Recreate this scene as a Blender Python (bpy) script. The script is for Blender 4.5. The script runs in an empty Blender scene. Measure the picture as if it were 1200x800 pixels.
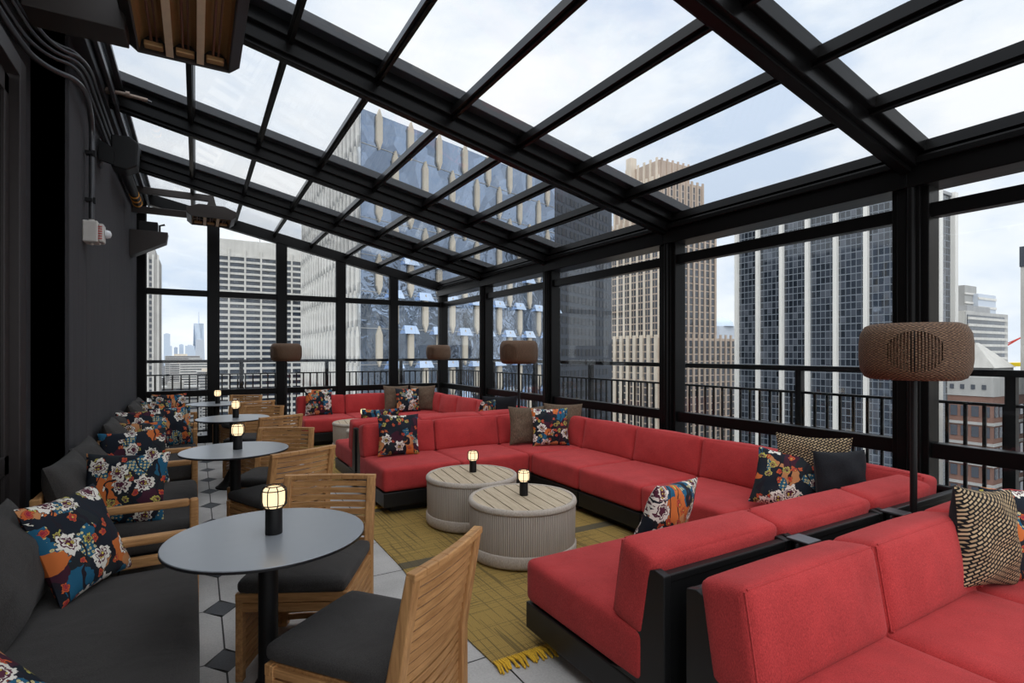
import bpy, bmesh, math, random
from mathutils import Vector, Matrix
random.seed(7)
PI = math.pi
S = bpy.context.scene
COL = S.collection

# ------------------------------------------------------------------ camera, sky, sun, exposure
cam_d = bpy.data.cameras.new('camera'); cam = bpy.data.objects.new('camera', cam_d); COL.objects.link(cam)
cam.location = (0, 0, 1.45)
cam.rotation_euler = (PI/2, 0, -math.radians(30.386))
cam_d.sensor_width = 36.0
cam_d.lens = 36.0*631/1200
cam_d.shift_y = 13/1200
cam_d.clip_start = 0.05; cam_d.clip_end = 20000
S.camera = cam
S.view_settings.view_transform = 'Standard'
S.view_settings.look = 'None'
S.view_settings.exposure = 0.0
S.view_settings.gamma = 1.0
S.view_settings.use_curve_mapping = False
S.cycles.max_bounces = 10
S.cycles.diffuse_bounces = 5
S.cycles.glossy_bounces = 4
S.cycles.transmission_bounces = 6
S.cycles.transparent_max_bounces = 40
S.cycles.use_denoising = True
S.cycles.sample_clamp_indirect = 6.0
S.cycles.caustics_reflective = False
S.cycles.caustics_refractive = False

SKY_STRENGTH = 1.3
W = bpy.data.worlds.new('sky'); S.world = W; W.use_nodes = True
nt = W.node_tree; nt.nodes.clear()
def wn(t, **k):
    n = nt.nodes.new(t)
    for a, b in k.items(): setattr(n, a, b)
    return n
tc = wn('ShaderNodeTexCoord'); mp = wn('ShaderNodeMapping'); mp.inputs['Scale'].default_value = (1.2, 1.6, 3.4)
nz = wn('ShaderNodeTexNoise'); nz.inputs['Scale'].default_value = 1.7; nz.inputs['Detail'].default_value = 9; nz.inputs['Roughness'].default_value = .58
cr = wn('ShaderNodeValToRGB')
cr.color_ramp.elements[0].position = .36; cr.color_ramp.elements[0].color = (.60, .68, .80, 1)
cr.color_ramp.elements[1].position = .60; cr.color_ramp.elements[1].color = (.93, .92, .915, 1)
e = cr.color_ramp.elements.new(.47); e.color = (.79, .82, .865, 1)
# brighter veil of cloud round the hidden sun, up behind the camera
nrm = wn('ShaderNodeVectorMath', operation='NORMALIZE')
dt = wn('ShaderNodeVectorMath', operation='DOT_PRODUCT'); dt.inputs[1].default_value = Vector((-.25, -.35, .9)).normalized()
mr = wn('ShaderNodeMapRange'); mr.inputs['From Min'].default_value = .35; mr.inputs['From Max'].default_value = 1.0
mr.inputs['To Min'].default_value = 1.0; mr.inputs['To Max'].default_value = 2.1
vm = wn('ShaderNodeVectorMath', operation='SCALE')
bg = wn('ShaderNodeBackground'); bg.inputs['Strength'].default_value = SKY_STRENGTH
wo = wn('ShaderNodeOutputWorld')
L = nt.links.new
L(tc.outputs['Generated'], mp.inputs['Vector']); L(mp.outputs[0], nz.inputs['Vector']); L(nz.outputs[0], cr.inputs[0])
L(tc.outputs['Generated'], nrm.inputs[0]); L(nrm.outputs[0], dt.inputs[0]); L(dt.outputs['Value'], mr.inputs['Value'])
L(cr.outputs[0], vm.inputs[0]); L(mr.outputs[0], vm.inputs['Scale']); L(vm.outputs[0], bg.inputs['Color']); L(bg.outputs[0], wo.inputs[0])

sd = bpy.data.lights.new('hazy_sun', 'SUN'); sd.energy = 0.9; sd.angle = math.radians(35); sd.color = (1, .95, .88)
so = bpy.data.objects.new('hazy_sun', sd); COL.objects.link(so)
so.rotation_euler = Vector((.55, .45, -.8)).to_track_quat('-Z', 'Y').to_euler()

# ------------------------------------------------------------------ materials
class NT:
    def __init__(s, name):
        s.m = bpy.data.materials.new(name); s.m.use_nodes = True
        s.t = s.m.node_tree; s.t.nodes.clear()
        s.out = s.t.nodes.new('ShaderNodeOutputMaterial')
    def n(s, typ, ins=None, **k):
        n = s.t.nodes.new(typ)
        for a, b in k.items(): setattr(n, a, b)
        for a, b in (ins or {}).items(): s.put(n.inputs[a], b)
        return n
    def put(s, sock, v):
        if isinstance(v, bpy.types.NodeSocket): s.t.links.new(v, sock)
        elif isinstance(v, bpy.types.Node): s.t.links.new(v.outputs[0], sock)
        else: sock.default_value = v
    def math(s, op, a, b=0.0, c=0.0):
        n = s.n('ShaderNodeMath', operation=op); s.put(n.inputs[0], a); s.put(n.inputs[1], b); s.put(n.inputs[2], c); return n.outputs[0]
    def mix(s, fac, a, b):
        n = s.n('ShaderNodeMix', data_type='RGBA'); s.put(n.inputs['Factor'], fac); s.put(n.inputs['A'], c4(a)); s.put(n.inputs['B'], c4(b)); return n.outputs['Result']
    def ramp(s, fac, stops, interp='LINEAR'):
        n = s.n('ShaderNodeValToRGB'); r = n.color_ramp; r.interpolation = interp
        while len(r.elements) < len(stops): r.elements.new(.5)
        for e, (p, c) in zip(r.elements, stops): e.position = p; e.color = c4(c)
        s.put(n.inputs[0], fac); return n.outputs[0]
    def coord(s, which='Object', scale=None, loc=None, rot=None):
        o = s.n('ShaderNodeTexCoord').outputs[which]
        if scale or loc or rot:
            m = s.n('ShaderNodeMapping'); s.put(m.inputs['Vector'], o)
            if scale: m.inputs['Scale'].default_value = scale
            if loc: m.inputs['Location'].default_value = loc
            if rot: m.inputs['Rotation'].default_value = rot
            o = m.outputs[0]
        return o
    def bsdf(s, col, rough=.5, metal=0., spec=.5, bump=None, bstr=.3, bdist=.01, **k):
        b = s.n('ShaderNodeBsdfPrincipled'); s.put(b.inputs['Base Color'], c4(col)); s.put(b.inputs['Roughness'], rough)
        s.put(b.inputs['Metallic'], metal); s.put(b.inputs['Specular IOR Level'], spec)
        for a, v in k.items(): s.put(b.inputs[a], v)
        if bump is not None:
            bn = s.n('ShaderNodeBump'); s.put(bn.inputs['Height'], bump); bn.inputs['Strength'].default_value = bstr; bn.inputs['Distance'].default_value = bdist
            s.put(b.inputs['Normal'], bn.outputs[0])
        s.t.links.new(b.outputs[0], s.out.inputs[0]); return s.m
def c4(c):
    return (*c, 1) if isinstance(c, tuple) and len(c) == 3 else c
def flat(name, col, rough=.5, metal=0., spec=.5, vary=.12, scale=20):
    m = NT(name); nz = m.n('ShaderNodeTexNoise', {'Vector': m.coord(), 'Scale': scale, 'Detail': 4.})
    a = tuple(x*(1-vary) for x in col); b = tuple(min(1, x*(1+vary)) for x in col)
    return m.bsdf(m.mix(nz.outputs[0], a, b), rough, metal, spec)
def fabric(name, col, fine=420, vary=.35, rough=.9):
    m = NT(name); co = m.coord()
    n1 = m.n('ShaderNodeTexNoise', {'Vector': m.coord('Object', (1, 1, .35)), 'Scale': float(fine), 'Detail': 2.})
    n2 = m.n('ShaderNodeTexNoise', {'Vector': co, 'Scale': 7., 'Detail': 3.}); n3 = m.n('ShaderNodeTexNoise', {'Vector': co, 'Scale': 5.5, 'Detail': 2., 'Distortion': .6})
    f = m.math('ADD', m.math('MULTIPLY', n1.outputs[0], .75), m.math('MULTIPLY', n2.outputs[0], .25))
    c = m.ramp(f, [(.3, tuple(x*(1-vary) for x in col)), (.7, tuple(min(1, x*(1+vary)+.006) for x in col))])
    return m.bsdf(c, rough, 0, .15, bump=m.math('ADD', n1.outputs[0], m.math('MULTIPLY', n3.outputs[0], 7.0)), bstr=.35, bdist=.004, **{'Sheen Weight': .06})
def wood(name, a, b, axis='x', rough=.5):
    m = NT(name); sc = {'x': (1.2, 14, 14), 'y': (14, 1.2, 14), 'z': (14, 14, 1.2)}[axis]
    n1 = m.n('ShaderNodeTexNoise', {'Vector': m.coord('Object', sc), 'Scale': 5., 'Detail': 6., 'Roughness': .65})
    n2 = m.n('ShaderNodeTexNoise', {'Vector': m.coord('Object'), 'Scale': 3.})
    f = m.math('ADD', m.math('MULTIPLY', n1.outputs[0], .8), m.math('MULTIPLY', n2.outputs[0], .2))
    return m.bsdf(m.ramp(f, [(.33, a), (.66, b)]), rough, 0, .3, bump=n1.outputs[0], bstr=.12, bdist=.002)
def glass(name, tint=(.94, .96, .97), refl=1.0):
    m = NT(name)
    tr = m.n('ShaderNodeBsdfTransparent', {'Color': c4(tint)})
    gl = m.n('ShaderNodeBsdfGlossy', {'Roughness': .02, 'Color': (1, 1, 1, 1)})
    lw = m.n('ShaderNodeLayerWeight', {'Blend': .5})
    fr = m.n('ShaderNodeMath', {0: m.math('MULTIPLY', m.math('POWER', lw.outputs['Facing'], 5.0), .55), 1: .022}, operation='ADD')
    mx = m.n('ShaderNodeMixShader'); m.put(mx.inputs[0], m.math('MULTIPLY', fr.outputs[0], refl)); m.put(mx.inputs[1], tr.outputs[0]); m.put(mx.inputs[2], gl.outputs[0])
    m.t.links.new(mx.outputs[0], m.out.inputs[0]); return m.m
def floral(name, seed):
    m = NT(name)
    oi = m.n('ShaderNodeObjectInfo')
    off = m.n('ShaderNodeCombineXYZ', {'X': m.math('MULTIPLY', oi.outputs['Random'], 7.3), 'Y': 0., 'Z': m.math('MULTIPLY', oi.outputs['Random'], 13.1)})
    sp = m.n('ShaderNodeSeparateXYZ', {0: m.coord('Object')})
    flatv = m.n('ShaderNodeCombineXYZ', {'X': sp.outputs[0], 'Y': m.math('MULTIPLY', sp.outputs[1], .3), 'Z': sp.outputs[2]})
    ad = m.n('ShaderNodeVectorMath', {0: flatv.outputs[0], 1: off.outputs[0]}, operation='ADD')
    wob = m.n('ShaderNodeTexNoise', {'Vector': ad.outputs[0], 'Scale': 17., 'Detail': 3.})
    ws = m.n('ShaderNodeVectorMath', {0: wob.outputs['Color']}, operation='SCALE'); ws.inputs['Scale'].default_value = .052
    ad2 = m.n('ShaderNodeVectorMath', {0: ad.outputs[0], 1: ws.outputs[0]}, operation='ADD')
    fine = m.n('ShaderNodeTexNoise', {'Vector': ad.outputs[0], 'Scale': 60., 'Detail': 3.})
    # background patches
    vb = m.n('ShaderNodeTexVoronoi', {'Vector': ad2.outputs[0], 'Scale': 11.5}, feature='F1')
    sb = m.n('ShaderNodeSeparateColor', {0: vb.outputs['Color']})
    bgc = m.ramp(sb.outputs[0], [(0, (.010, .014, .022)), (.36, (.56, .145, .035)), (.46, (.015, .10, .18)), (.70, (.05, .012, .025)), (.78, (.016, .02, .024)), (.92, (.5, .22, .09))], 'CONSTANT')
    def flower(scale, npet, rad, prob, petal, core, line, loc):
        mp = m.n('ShaderNodeVectorMath', {0: ad2.outputs[0], 1: loc}, operation='ADD')
        v = m.n('ShaderNodeTexVoronoi', {'Vector': mp.outputs[0], 'Scale': scale, 'Randomness': .75}, feature='F1')
        sc = m.n('ShaderNodeVectorMath', {0: mp.outputs[0], 1: v.outputs['Position']}, operation='SUBTRACT')
        s3 = m.n('ShaderNodeSeparateXYZ', {0: sc.outputs[0]})
        th = m.math('ARCTAN2', s3.outputs[2], s3.outputs[0])
        r = m.math('SQRT', m.math('ADD', m.math('MULTIPLY', s3.outputs[0], s3.outputs[0]), m.math('MULTIPLY', s3.outputs[2], s3.outputs[2])))
        rr = m.math('MULTIPLY', r, scale)
        col = m.n('ShaderNodeSeparateColor', {0: v.outputs['Color']})
        th2 = m.math('ADD', m.math('MULTIPLY', th, npet/2), m.math('MULTIPLY', col.outputs[0], 9.))
        edge = m.math('ADD', rad*.9, m.math('MULTIPLY', m.math('ABSOLUTE', m.math('SINE', th2)), rad*.42))
        edge = m.math('ADD', edge, m.math('MULTIPLY', m.math('SINE', m.math('ADD', th, m.math('MULTIPLY', col.outputs[2], 20.))), rad*.30))
        edge = m.math('ADD', edge, m.math('MULTIPLY', m.math('SUBTRACT', fine.outputs[0], .5), rad*1.3))
        on = m.math('LESS_THAN', col.outputs[1], prob)
        inside = m.math('MULTIPLY', m.math('LESS_THAN', rr, edge), on)
        outl = m.math('MULTIPLY', m.math('LESS_THAN', rr, m.math('ADD', edge, .022)), on)
        inner = m.math('MULTIPLY', m.math('LESS_THAN', rr, m.math('MULTIPLY', edge, .40)), on)
        ring = m.math('MULTIPLY', m.math('LESS_THAN', m.math('ABSOLUTE', m.math('SUBTRACT', rr, m.math('MULTIPLY', edge, .6))), .025), on)
        return outl, inside, inner, ring, col.outputs[2], petal, core, line
    res = bgc
    # dotted scales over teal patches
    dv = m.n('ShaderNodeTexVoronoi', {'Vector': ad.outputs[0], 'Scale': 52., 'Randomness': .35}, feature='F1')
    teal = m.math('LESS_THAN', m.math('ABSOLUTE', m.math('SUBTRACT', sb.outputs[0], .59)), .09)
    dring = m.math('MULTIPLY', m.math('LESS_THAN', m.math('ABSOLUTE', m.math('SUBTRACT', dv.outputs['Distance'], .26)), .10), teal)
    res = m.mix(dring, res, (.62, .52, .22))
    # wandering dark stems
    wv = m.n('ShaderNodeTexWave', {'Vector': ad.outputs[0], 'Scale': 3.2, 'Distortion': 9., 'Detail': 2., 'Detail Scale': 1.6})
    res = m.mix(m.math('GREATER_THAN', wv.outputs['Fac'], .965), res, (.015, .012, .018))
    fl = [flower(15., 5, .19, .42, (.55, .11, .03), (.30, .02, .04), (.03, .01, .015), (5.2, 0, 3.3)),
          flower(13., 7, .20, .30, (.52, .46, .10), (.08, .02, .04), (.01, .015, .025), (1.7, 0, 9.1)),
          flower(7.0, 7, .27, .60, (.74, .70, .62), (.09, .02, .04), (.03, .025, .03), (3.1 + seed, 0, .4))]
    for outl, inside, inner, ring, rnd, petal, core, line in fl:
        res = m.mix(outl, res, line); res = m.mix(inside, res, petal); res = m.mix(ring, res, core); res = m.mix(inner, res, core)
        sc2 = m.math('MULTIPLY', inner, m.math('LESS_THAN', m.math('ABSOLUTE', m.math('SUBTRACT', dv.outputs['Distance'], .25)), .09))
        res = m.mix(sc2, res, (.6, .48, .08))
    nzf = m.n('ShaderNodeTexNoise', {'Vector': m.coord('Object'), 'Scale': 300.})
    return m.bsdf(res, .8, 0, .2, bump=nzf.outputs[0], bstr=.2, bdist=.003)

M = {}
M['black'] = flat('black_aluminium', (.0045, .0042, .0042), .30, 0, .14)
M['matteblack'] = flat('matte_black_steel', (.006, .0058, .006), .5, 0, .3)
M['greyframe'] = flat('dark_grey_frame', (.010, .0098, .010), .40, 0, .3)
M['capgrey'] = flat('grey_roof_rail', (.035, .036, .04), .4)
M['wall'] = None
M['red'] = fabric('red_sofa_fabric', (.405, .036, .036), 420, .38)
M['charcoal'] = fabric('charcoal_fabric', (.043, .039, .0365), 380)
M['brown'] = fabric('brown_boucle', (.115, .078, .052), 130, .5)
M['blackfab'] = fabric('black_fabric', (.012, .013, .016))
M['teakx'] = wood('teak_along_x', (.29, .135, .048), (.57, .305, .122), 'x')
M['teaky'] = wood('teak_along_y', (.29, .135, .048), (.57, .305, .122), 'y')
M['teakz'] = wood('teak_upright', (.29, .135, .048), (.57, .305, .122), 'z')
M['drumwood'] = wood('weathered_teak_boards', (.38, .295, .20), (.56, .455, .325), 'y', .6)
M['tabletop'] = flat('grey_laminate', (.25, .264, .285), .28, 0, .75, .04)
M['edge'] = flat('table_edge_black', (.015, .015, .017), .4)
M['glass'] = glass('window_glass')
M['roofglass'] = glass('roof_glass', (.93, .95, .965), 1.1)
M['doorglass'] = flat('dark_door_glass', (.006, .007, .009), .08, 0, .5, .02)
M['doorframe'] = flat('dark_brown_door_frame', (.030, .023, .022), .45)
M['heater'] = flat('dark_bronze_housing', (.030, .023, .020), .42, .2)
M['reflector'] = flat('brass_reflector', (.46, .27, .115), .42, .3)
M['creambar'] = flat('cream_heater_bar', (.72, .58, .40), .55)
M['element'] = flat('heater_element', (.16, .06, .035), .4)
M['conduit'] = flat('grey_steel_conduit', (.10, .10, .105), .3, .7)
M['pipe'] = flat('worn_pipe', (.19, .14, .11), .5, .4)
M['orange'] = flat('amber_ring', (.85, .36, .02), .4)
M['whitebox'] = flat('off_white_plastic', (.60, .57, .53), .5)
M['redmark'] = flat('red_print', (.55, .04, .04), .5)
M['lens'] = flat('clear_lens', (.75, .76, .78), .1)
M['fringe'] = fabric('mustard_fringe', (.62, .36, .025), 200)
M['grout'] = flat('dark_joint', (.05, .047, .045), .9)
M['floral'] = floral('floral_print', 0.0)
M['floral2'] = floral('floral_print_second', 2.37)
M['bamboo'] = flat('weathered_cushion_edge', (.40, .36, .30), .8)
def mk():
    m = NT('charcoal_stucco_wall'); n = m.n('ShaderNodeTexNoise', {'Vector': m.coord('Object'), 'Scale': 260., 'Detail': 3.})
    st = m.n('ShaderNodeTexNoise', {'Vector': m.coord('Object', (6, 6, .6)), 'Scale': 2., 'Detail': 3.})
    c = m.mix(st.outputs[0], (.044, .0425, .0455), (.068, .0655, .070)); M['wall'] = m.bsdf(c, .85, 0, .2, bump=n.outputs[0], bstr=.5, bdist=.004)
    m = NT('lamp_glow'); em = m.n('ShaderNodeEmission', {'Color': (1, .76, .45, 1), 'Strength': 1.45}); 
    m.t.links.new(em.outputs[0], m.out.inputs[0]); M['glow'] = m.m
    # light concrete pavers
    for nm, a, b in (('paver', (.34, .325, .31), (.50, .48, .46)), ('darkpaver', (.06, .062, .066), (.095, .098, .105))):
        m = NT(nm); n = m.n('ShaderNodeTexNoise', {'Vector': m.coord('Object'), 'Scale': 90., 'Detail': 5., 'Roughness': .7})
        n2 = m.n('ShaderNodeTexNoise', {'Vector': m.coord('Object'), 'Scale': 3., 'Detail': 4.})
        f = m.math('ADD', m.math('MULTIPLY', n.outputs[0], .5), m.math('MULTIPLY', n2.outputs[0], .5))
        M[nm] = m.bsdf(m.ramp(f, [(.36, a), (.64, b)]), .75, 0, .3, bump=n.outputs[0], bstr=.25, bdist=.003)
    # rope drum: vertical cords
    m = NT('taupe_rope'); sp = m.n('ShaderNodeSeparateXYZ', {0: m.coord()}); th = m.math('ARCTAN2', sp.outputs[1], sp.outputs[0])
    cord = m.math('ABSOLUTE', m.math('SINE', m.math('MULTIPLY', th, 78.)))
    rn = m.n('ShaderNodeTexNoise', {'Vector': m.n('ShaderNodeCombineXYZ', {'X': m.math('MULTIPLY', th, 26.), 'Y': m.math('MULTIPLY', sp.outputs[2], 2.5), 'Z': 0.}).outputs[0], 'Scale': 1.4, 'Detail': 3.})
    c = m.mix(m.math('MULTIPLY', cord, m.math('ADD', .45, rn.outputs[0])), (.25, .212, .178), (.47, .405, .345))
    M['rope'] = m.bsdf(c, .85, 0, .2, bump=cord, bstr=.6, bdist=.006)
    M['roperim'] = fabric('taupe_rope_rim', (.42, .36, .305), 160, .22)
    # wicker
    m = NT('brown_wicker'); sp = m.n('ShaderNodeSeparateXYZ', {0: m.coord()}); th = m.math('ARCTAN2', sp.outputs[1], sp.outputs[0])
    wa = m.math('SINE', m.math('MULTIPLY', th, 60.)); wb = m.math('SINE', m.math('MULTIPLY', sp.outputs[2], 520.))
    nn = m.n('ShaderNodeTexNoise', {'Vector': m.n('ShaderNodeCombineXYZ', {'X': m.math('MULTIPLY', th, 9.), 'Y': m.math('MULTIPLY', sp.outputs[2], 90.), 'Z': 0.}).outputs[0], 'Scale': 2., 'Detail': 4.})
    f = m.math('ADD', m.math('MULTIPLY', m.math('MULTIPLY', wa, wb), .22), nn.outputs[0])
    m.bsdf(m.ramp(f, [(.25, (.022, .010, .005)), (.55, (.105, .055, .029)), (.85, (.26, .155, .09))]), .6, 0, .3, bump=f, bstr=.6, bdist=.006)
    pb = m.out.inputs[0].links[0].from_socket
    dth = m.math('ARCTAN2', m.math('SINE', m.math('SUBTRACT', th, -2.72)), m.math('COSINE', m.math('SUBTRACT', th, -2.72)))
    el = m.math('ADD', m.math('POWER', m.math('DIVIDE', m.math('ABSOLUTE', dth), .50), 2.0), m.math('POWER', m.math('DIVIDE', m.math('ABSOLUTE', sp.outputs[2]), .098), 2.0))
    gap = m.math('MULTIPLY', m.math('LESS_THAN', el, 1.0), m.math('GREATER_THAN', m.math('SINE', m.math('MULTIPLY', th, 110.)), .15))
    tr = m.n('ShaderNodeBsdfTransparent'); mx = m.n('ShaderNodeMixShader'); m.put(mx.inputs[0], gap); m.put(mx.inputs[1], pb); m.put(mx.inputs[2], tr.outputs[0]); m.put(m.out.inputs[0], mx.outputs[0]); M['wicker'] = m.m
    # woven tan and black pillow
    m = NT('woven_tan_and_black'); br = m.n('ShaderNodeTexBrick', {'Vector': m.coord('Object', (1, 1, 1), None, (PI/2, 0, .6)), 'Color1': (.50, .37, .22, 1), 'Color2': (.33, .235, .135, 1), 'Mortar': (.008, .008, .009, 1), 'Scale': 26., 'Mortar Size': .085, 'Mortar Smooth': 0., 'Brick Width': .72, 'Row Height': .36})
    M['woven'] = m.bsdf(br.outputs[0], .85, 0, .2, bump=br.outputs['Fac'], bstr=-.6, bdist=.006)
    # mustard rug
    m = NT('mustard_rug'); sp = m.n('ShaderNodeSeparateXYZ', {0: m.coord()})
    tw = m.n('ShaderNodeTexNoise', {'Vector': m.coord('Object', (420, 60, 1)), 'Scale': 1., 'Detail': 2.})
    lx = m.n('ShaderNodeTexNoise', {'Vector': m.coord('Object', (1.5, 95, 1)), 'Scale': 1., 'Detail': 1.}); ly = m.n('ShaderNodeTexNoise', {'Vector': m.coord('Object', (70, 1.2, 1)), 'Scale': 1., 'Detail': 1.})
    hb = m.math('SINE', m.math('ADD', m.math('MULTIPLY', sp.outputs[1], 700.), m.math('MULTIPLY', m.math('SINE', m.math('MULTIPLY', sp.outputs[0], 160.)), 2.6)))
    base = m.mix(m.math('MULTIPLY_ADD', hb, .5, .5), (.13, .092, .046), (.57, .36, .095))
    base = m.mix(m.math('MULTIPLY', tw.outputs[0], .6), base, (.30, .205, .06))
    d1 = m.math('GREATER_THAN', lx.outputs[0], .60); d2 = m.math('GREATER_THAN', ly.outputs[0], .60)
    base = m.mix(m.math('MULTIPLY', m.math('MAXIMUM', d1, d2), .55), base, (.06, .05, .03))
    # grey bands: repeat every 1.36 m across the length
    md = m.math('ABSOLUTE', m.math('SUBTRACT', m.math('MODULO', m.math('ADD', sp.outputs[1], 10.25), 1.36), .68))
    base = m.mix(m.math('MULTIPLY', m.math('LESS_THAN', md, .055), .85), base, (.085, .078, .06))
    M['rug'] = m.bsdf(base, .95, 0, .1, bump=hb, bstr=.4, bdist=.004)
mk()

# ------------------------------------------------------------------ mesh helpers
class MB:
    def __init__(s): s.v = []; s.f = []; s.sm = []; s.mi = []
    def add(s, vs, fs, smooth=False, mi=0):
        o = len(s.v); s.v += [tuple(q) for q in vs]
        for f in fs: s.f.append(tuple(i+o for i in f)); s.sm.append(smooth); s.mi.append(mi)
    def box(s, lo, hi, mi=0):
        x0, y0, z0 = lo; x1, y1, z1 = hi
        s.add([(x0,y0,z0),(x1,y0,z0),(x1,y1,z0),(x0,y1,z0),(x0,y0,z1),(x1,y0,z1),(x1,y1,z1),(x0,y1,z1)],
              [(0,3,2,1),(4,5,6,7),(0,1,5,4),(1,2,6,5),(2,3,7,6),(3,0,4,7)], False, mi)
        return s
    def cbox(s, c, d, mi=0):
        return s.box(tuple(a-b/2 for a, b in zip(c, d)), tuple(a+b/2 for a, b in zip(c, d)), mi)
    def prism(s, poly, axis, a, b, mi=0):          # poly of 2D points extruded along axis
        def P(p, t):
            return {'x': (t, p[0], p[1]), 'y': (p[0], t, p[1]), 'z': (p[0], p[1], t)}[axis]
        n = len(poly)
        vs = [P(p, a) for p in poly] + [P(p, b) for p in poly]
        fs = [tuple(range(n-1, -1, -1)), tuple(range(n, 2*n))] + [(i, (i+1) % n, n+(i+1) % n, n+i) for i in range(n)]
        s.add(vs, fs, False, mi); return s
    def beam(s, p0, p1, w, h, up=(0, 0, 1), drop=0., mi=0):   # rectangular bar; h along 'up', its top face at the line + drop
        p0 = Vector(p0); p1 = Vector(p1); d = (p1-p0).normalized(); u = Vector(up); sd = d.cross(u).normalized(); u = sd.cross(d).normalized()
        vs = []
        for p in (p0, p1):
            for a, b in ((-.5, -.5), (.5, -.5), (.5, .5), (-.5, .5)): vs.append(p + sd*(a*w) + u*(b*h + drop))
        s.add(vs, [(3,2,1,0),(4,5,6,7),(0,1,5,4),(1,2,6,5),(2,3,7,6),(3,0,4,7)], False, mi); return s
    def tube(s, pts, r, n=10, mi=0, cap=True):
        pts = [Vector(p) for p in pts]; rings = []
        rr = r if isinstance(r, (list, tuple)) else [r]*len(pts)
        for i, p in enumerate(pts):
            d = (pts[min(i+1, len(pts)-1)] - pts[max(i-1, 0)]).normalized()
            a = d.orthogonal().normalized() if i == 0 else (a - d*a.dot(d)).normalized()
            b = d.cross(a)
            rings.append([p + (a*math.cos(2*PI*k/n) + b*math.sin(2*PI*k/n))*rr[i] for k in range(n)])
        vs = [q for r_ in rings for q in r_]; m = len(rings)
        s.add(vs, [(i*n+k, i*n+(k+1) % n, (i+1)*n+(k+1) % n, (i+1)*n+k) for i in range(m-1) for k in range(n)], True, mi)
        if cap: s.add(rings[0], [tuple(range(n-1, -1, -1))], False, mi); s.add(rings[-1], [tuple(range(n))], False, mi)
        return s
    def lathe(s, prof, n=40, c=(0, 0, 0), mi=0, smooth=True, caps=True):
        vs = [(c[0]+r*math.cos(2*PI*k/n), c[1]+r*math.sin(2*PI*k/n), c[2]+z) for r, z in prof for k in range(n)]
        m = len(prof)
        s.add(vs, [(i*n+k, i*n+(k+1) % n, (i+1)*n+(k+1) % n, (i+1)*n+k) for i in range(m-1) for k in range(n)], smooth, mi)
        if caps: s.add(vs[:n], [tuple(range(n-1, -1, -1))], False, mi); s.add(vs[-n:], [tuple(range(n))], False, mi)
        return s
    def cushion(s, c, d, r=.04, puff=(0, 0, 0), n=10, rot=None, mi=0):
        hx, hy, hz = (q/2 for q in d); r = min(r, hx, hy, hz); R = rot or Matrix.Identity(3)
        idx = {}; vs = []; fs = []
        def vid(i, j, k):
            if (i, j, k) in idx: return idx[(i, j, k)]
            def warp(t):   # crowd samples at the ends so the rounding is smooth
                return math.copysign(1-(1-abs(t))**1.9, t)
            t = [warp(2*q/n-1) for q in (i, j, k)]
            p = [t[0]*hx, t[1]*hy, t[2]*hz]; h = (hx, hy, hz)
            q = Vector([max(-(h[a]-r), min(h[a]-r, p[a])) for a in range(3)]); e = Vector(p)-q
            if e.length > 1e-9: q = q + e.normalized()*r
            for a in range(3):
                b, c_ = [x for x in range(3) if x != a]
                q[a] += puff[a]*(1-t[b]**2)*(1-t[c_]**2)*t[a]
            idx[(i, j, k)] = len(vs); vs.append(R @ q + Vector(c)); return idx[(i, j, k)]
        for a in range(n):
            for b in range(n):
                for side in (0, n):
                    q = [(a,b,side),(a+1,b,side),(a+1,b+1,side),(a,b+1,side)]
                    for perm in range(3):
                        ff = [tuple(x[(y-perm) % 3] for y in range(3)) for x in q]
                        ff = [vid(*x) for x in ff]
                        fs.append(tuple(ff if side else ff[::-1]))
        s.add(vs, fs, True, mi); return s
    def build(s, name, mat, parent=None, **props):
        me = bpy.data.meshes.new(name); me.from_pydata(s.v, [], s.f)
        me.polygons.foreach_set('use_smooth', s.sm); me.polygons.foreach_set('material_index', s.mi)
        for m in (mat if isinstance(mat, (list, tuple)) else [mat]): me.materials.append(m)
        me.update()
        o = bpy.data.objects.new(name, me); COL.objects.link(o)
        if parent: o.parent = parent
        for k, v in props.items(): o[k] = v
        return o
def bev(o, w=.004, seg=2):
    m = o.modifiers.new('bevel', 'BEVEL'); m.width = w; m.segments = seg; m.limit_method = 'ANGLE'; m.angle_limit = .7; return o
def tag(o, label, cat, group=None):
    o['label'] = label; o['category'] = cat
    if group: o['group'] = group
    return o
def thing(name, label, cat, loc=(0, 0, 0), rz=0, group=None):
    o = bpy.data.objects.new(name, None); COL.objects.link(o); o.location = loc; o.rotation_euler = (0, 0, rz); o.empty_display_size = .1
    return tag(o, label, cat, group)
def struct(name, mb, mat, label, cat='structure', bw=0):
    o = mb.build(name, mat); o['kind'] = 'structure'; o['label'] = label; o['category'] = cat
    if bw: bev(o, bw)
    return o
def dup(root, loc, rz=None, label=None, group=None):
    r = root.copy(); COL.objects.link(r); r.location = loc
    if rz is not None: r.rotation_euler = (0, 0, rz)
    if label: r['label'] = label
    if group: r['group'] = group
    for ch in list(root.children):
        c = ch.copy(); COL.objects.link(c); c.parent = r
        for g in list(ch.children):
            d = g.copy(); COL.objects.link(d); d.parent = c
    return r

# ------------------------------------------------------------------ room shell
XL, XR, YF, YN = -.78, 4.26, 10.0, -1.6        # left wall, right glazing, far glazing, near end
BAYS = [10.0, 8.13, 6.18, 3.98, 1.79, -1.6]
def roof_z(x): return 3.69 - .22*x             # underside of the glazing bars

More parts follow.
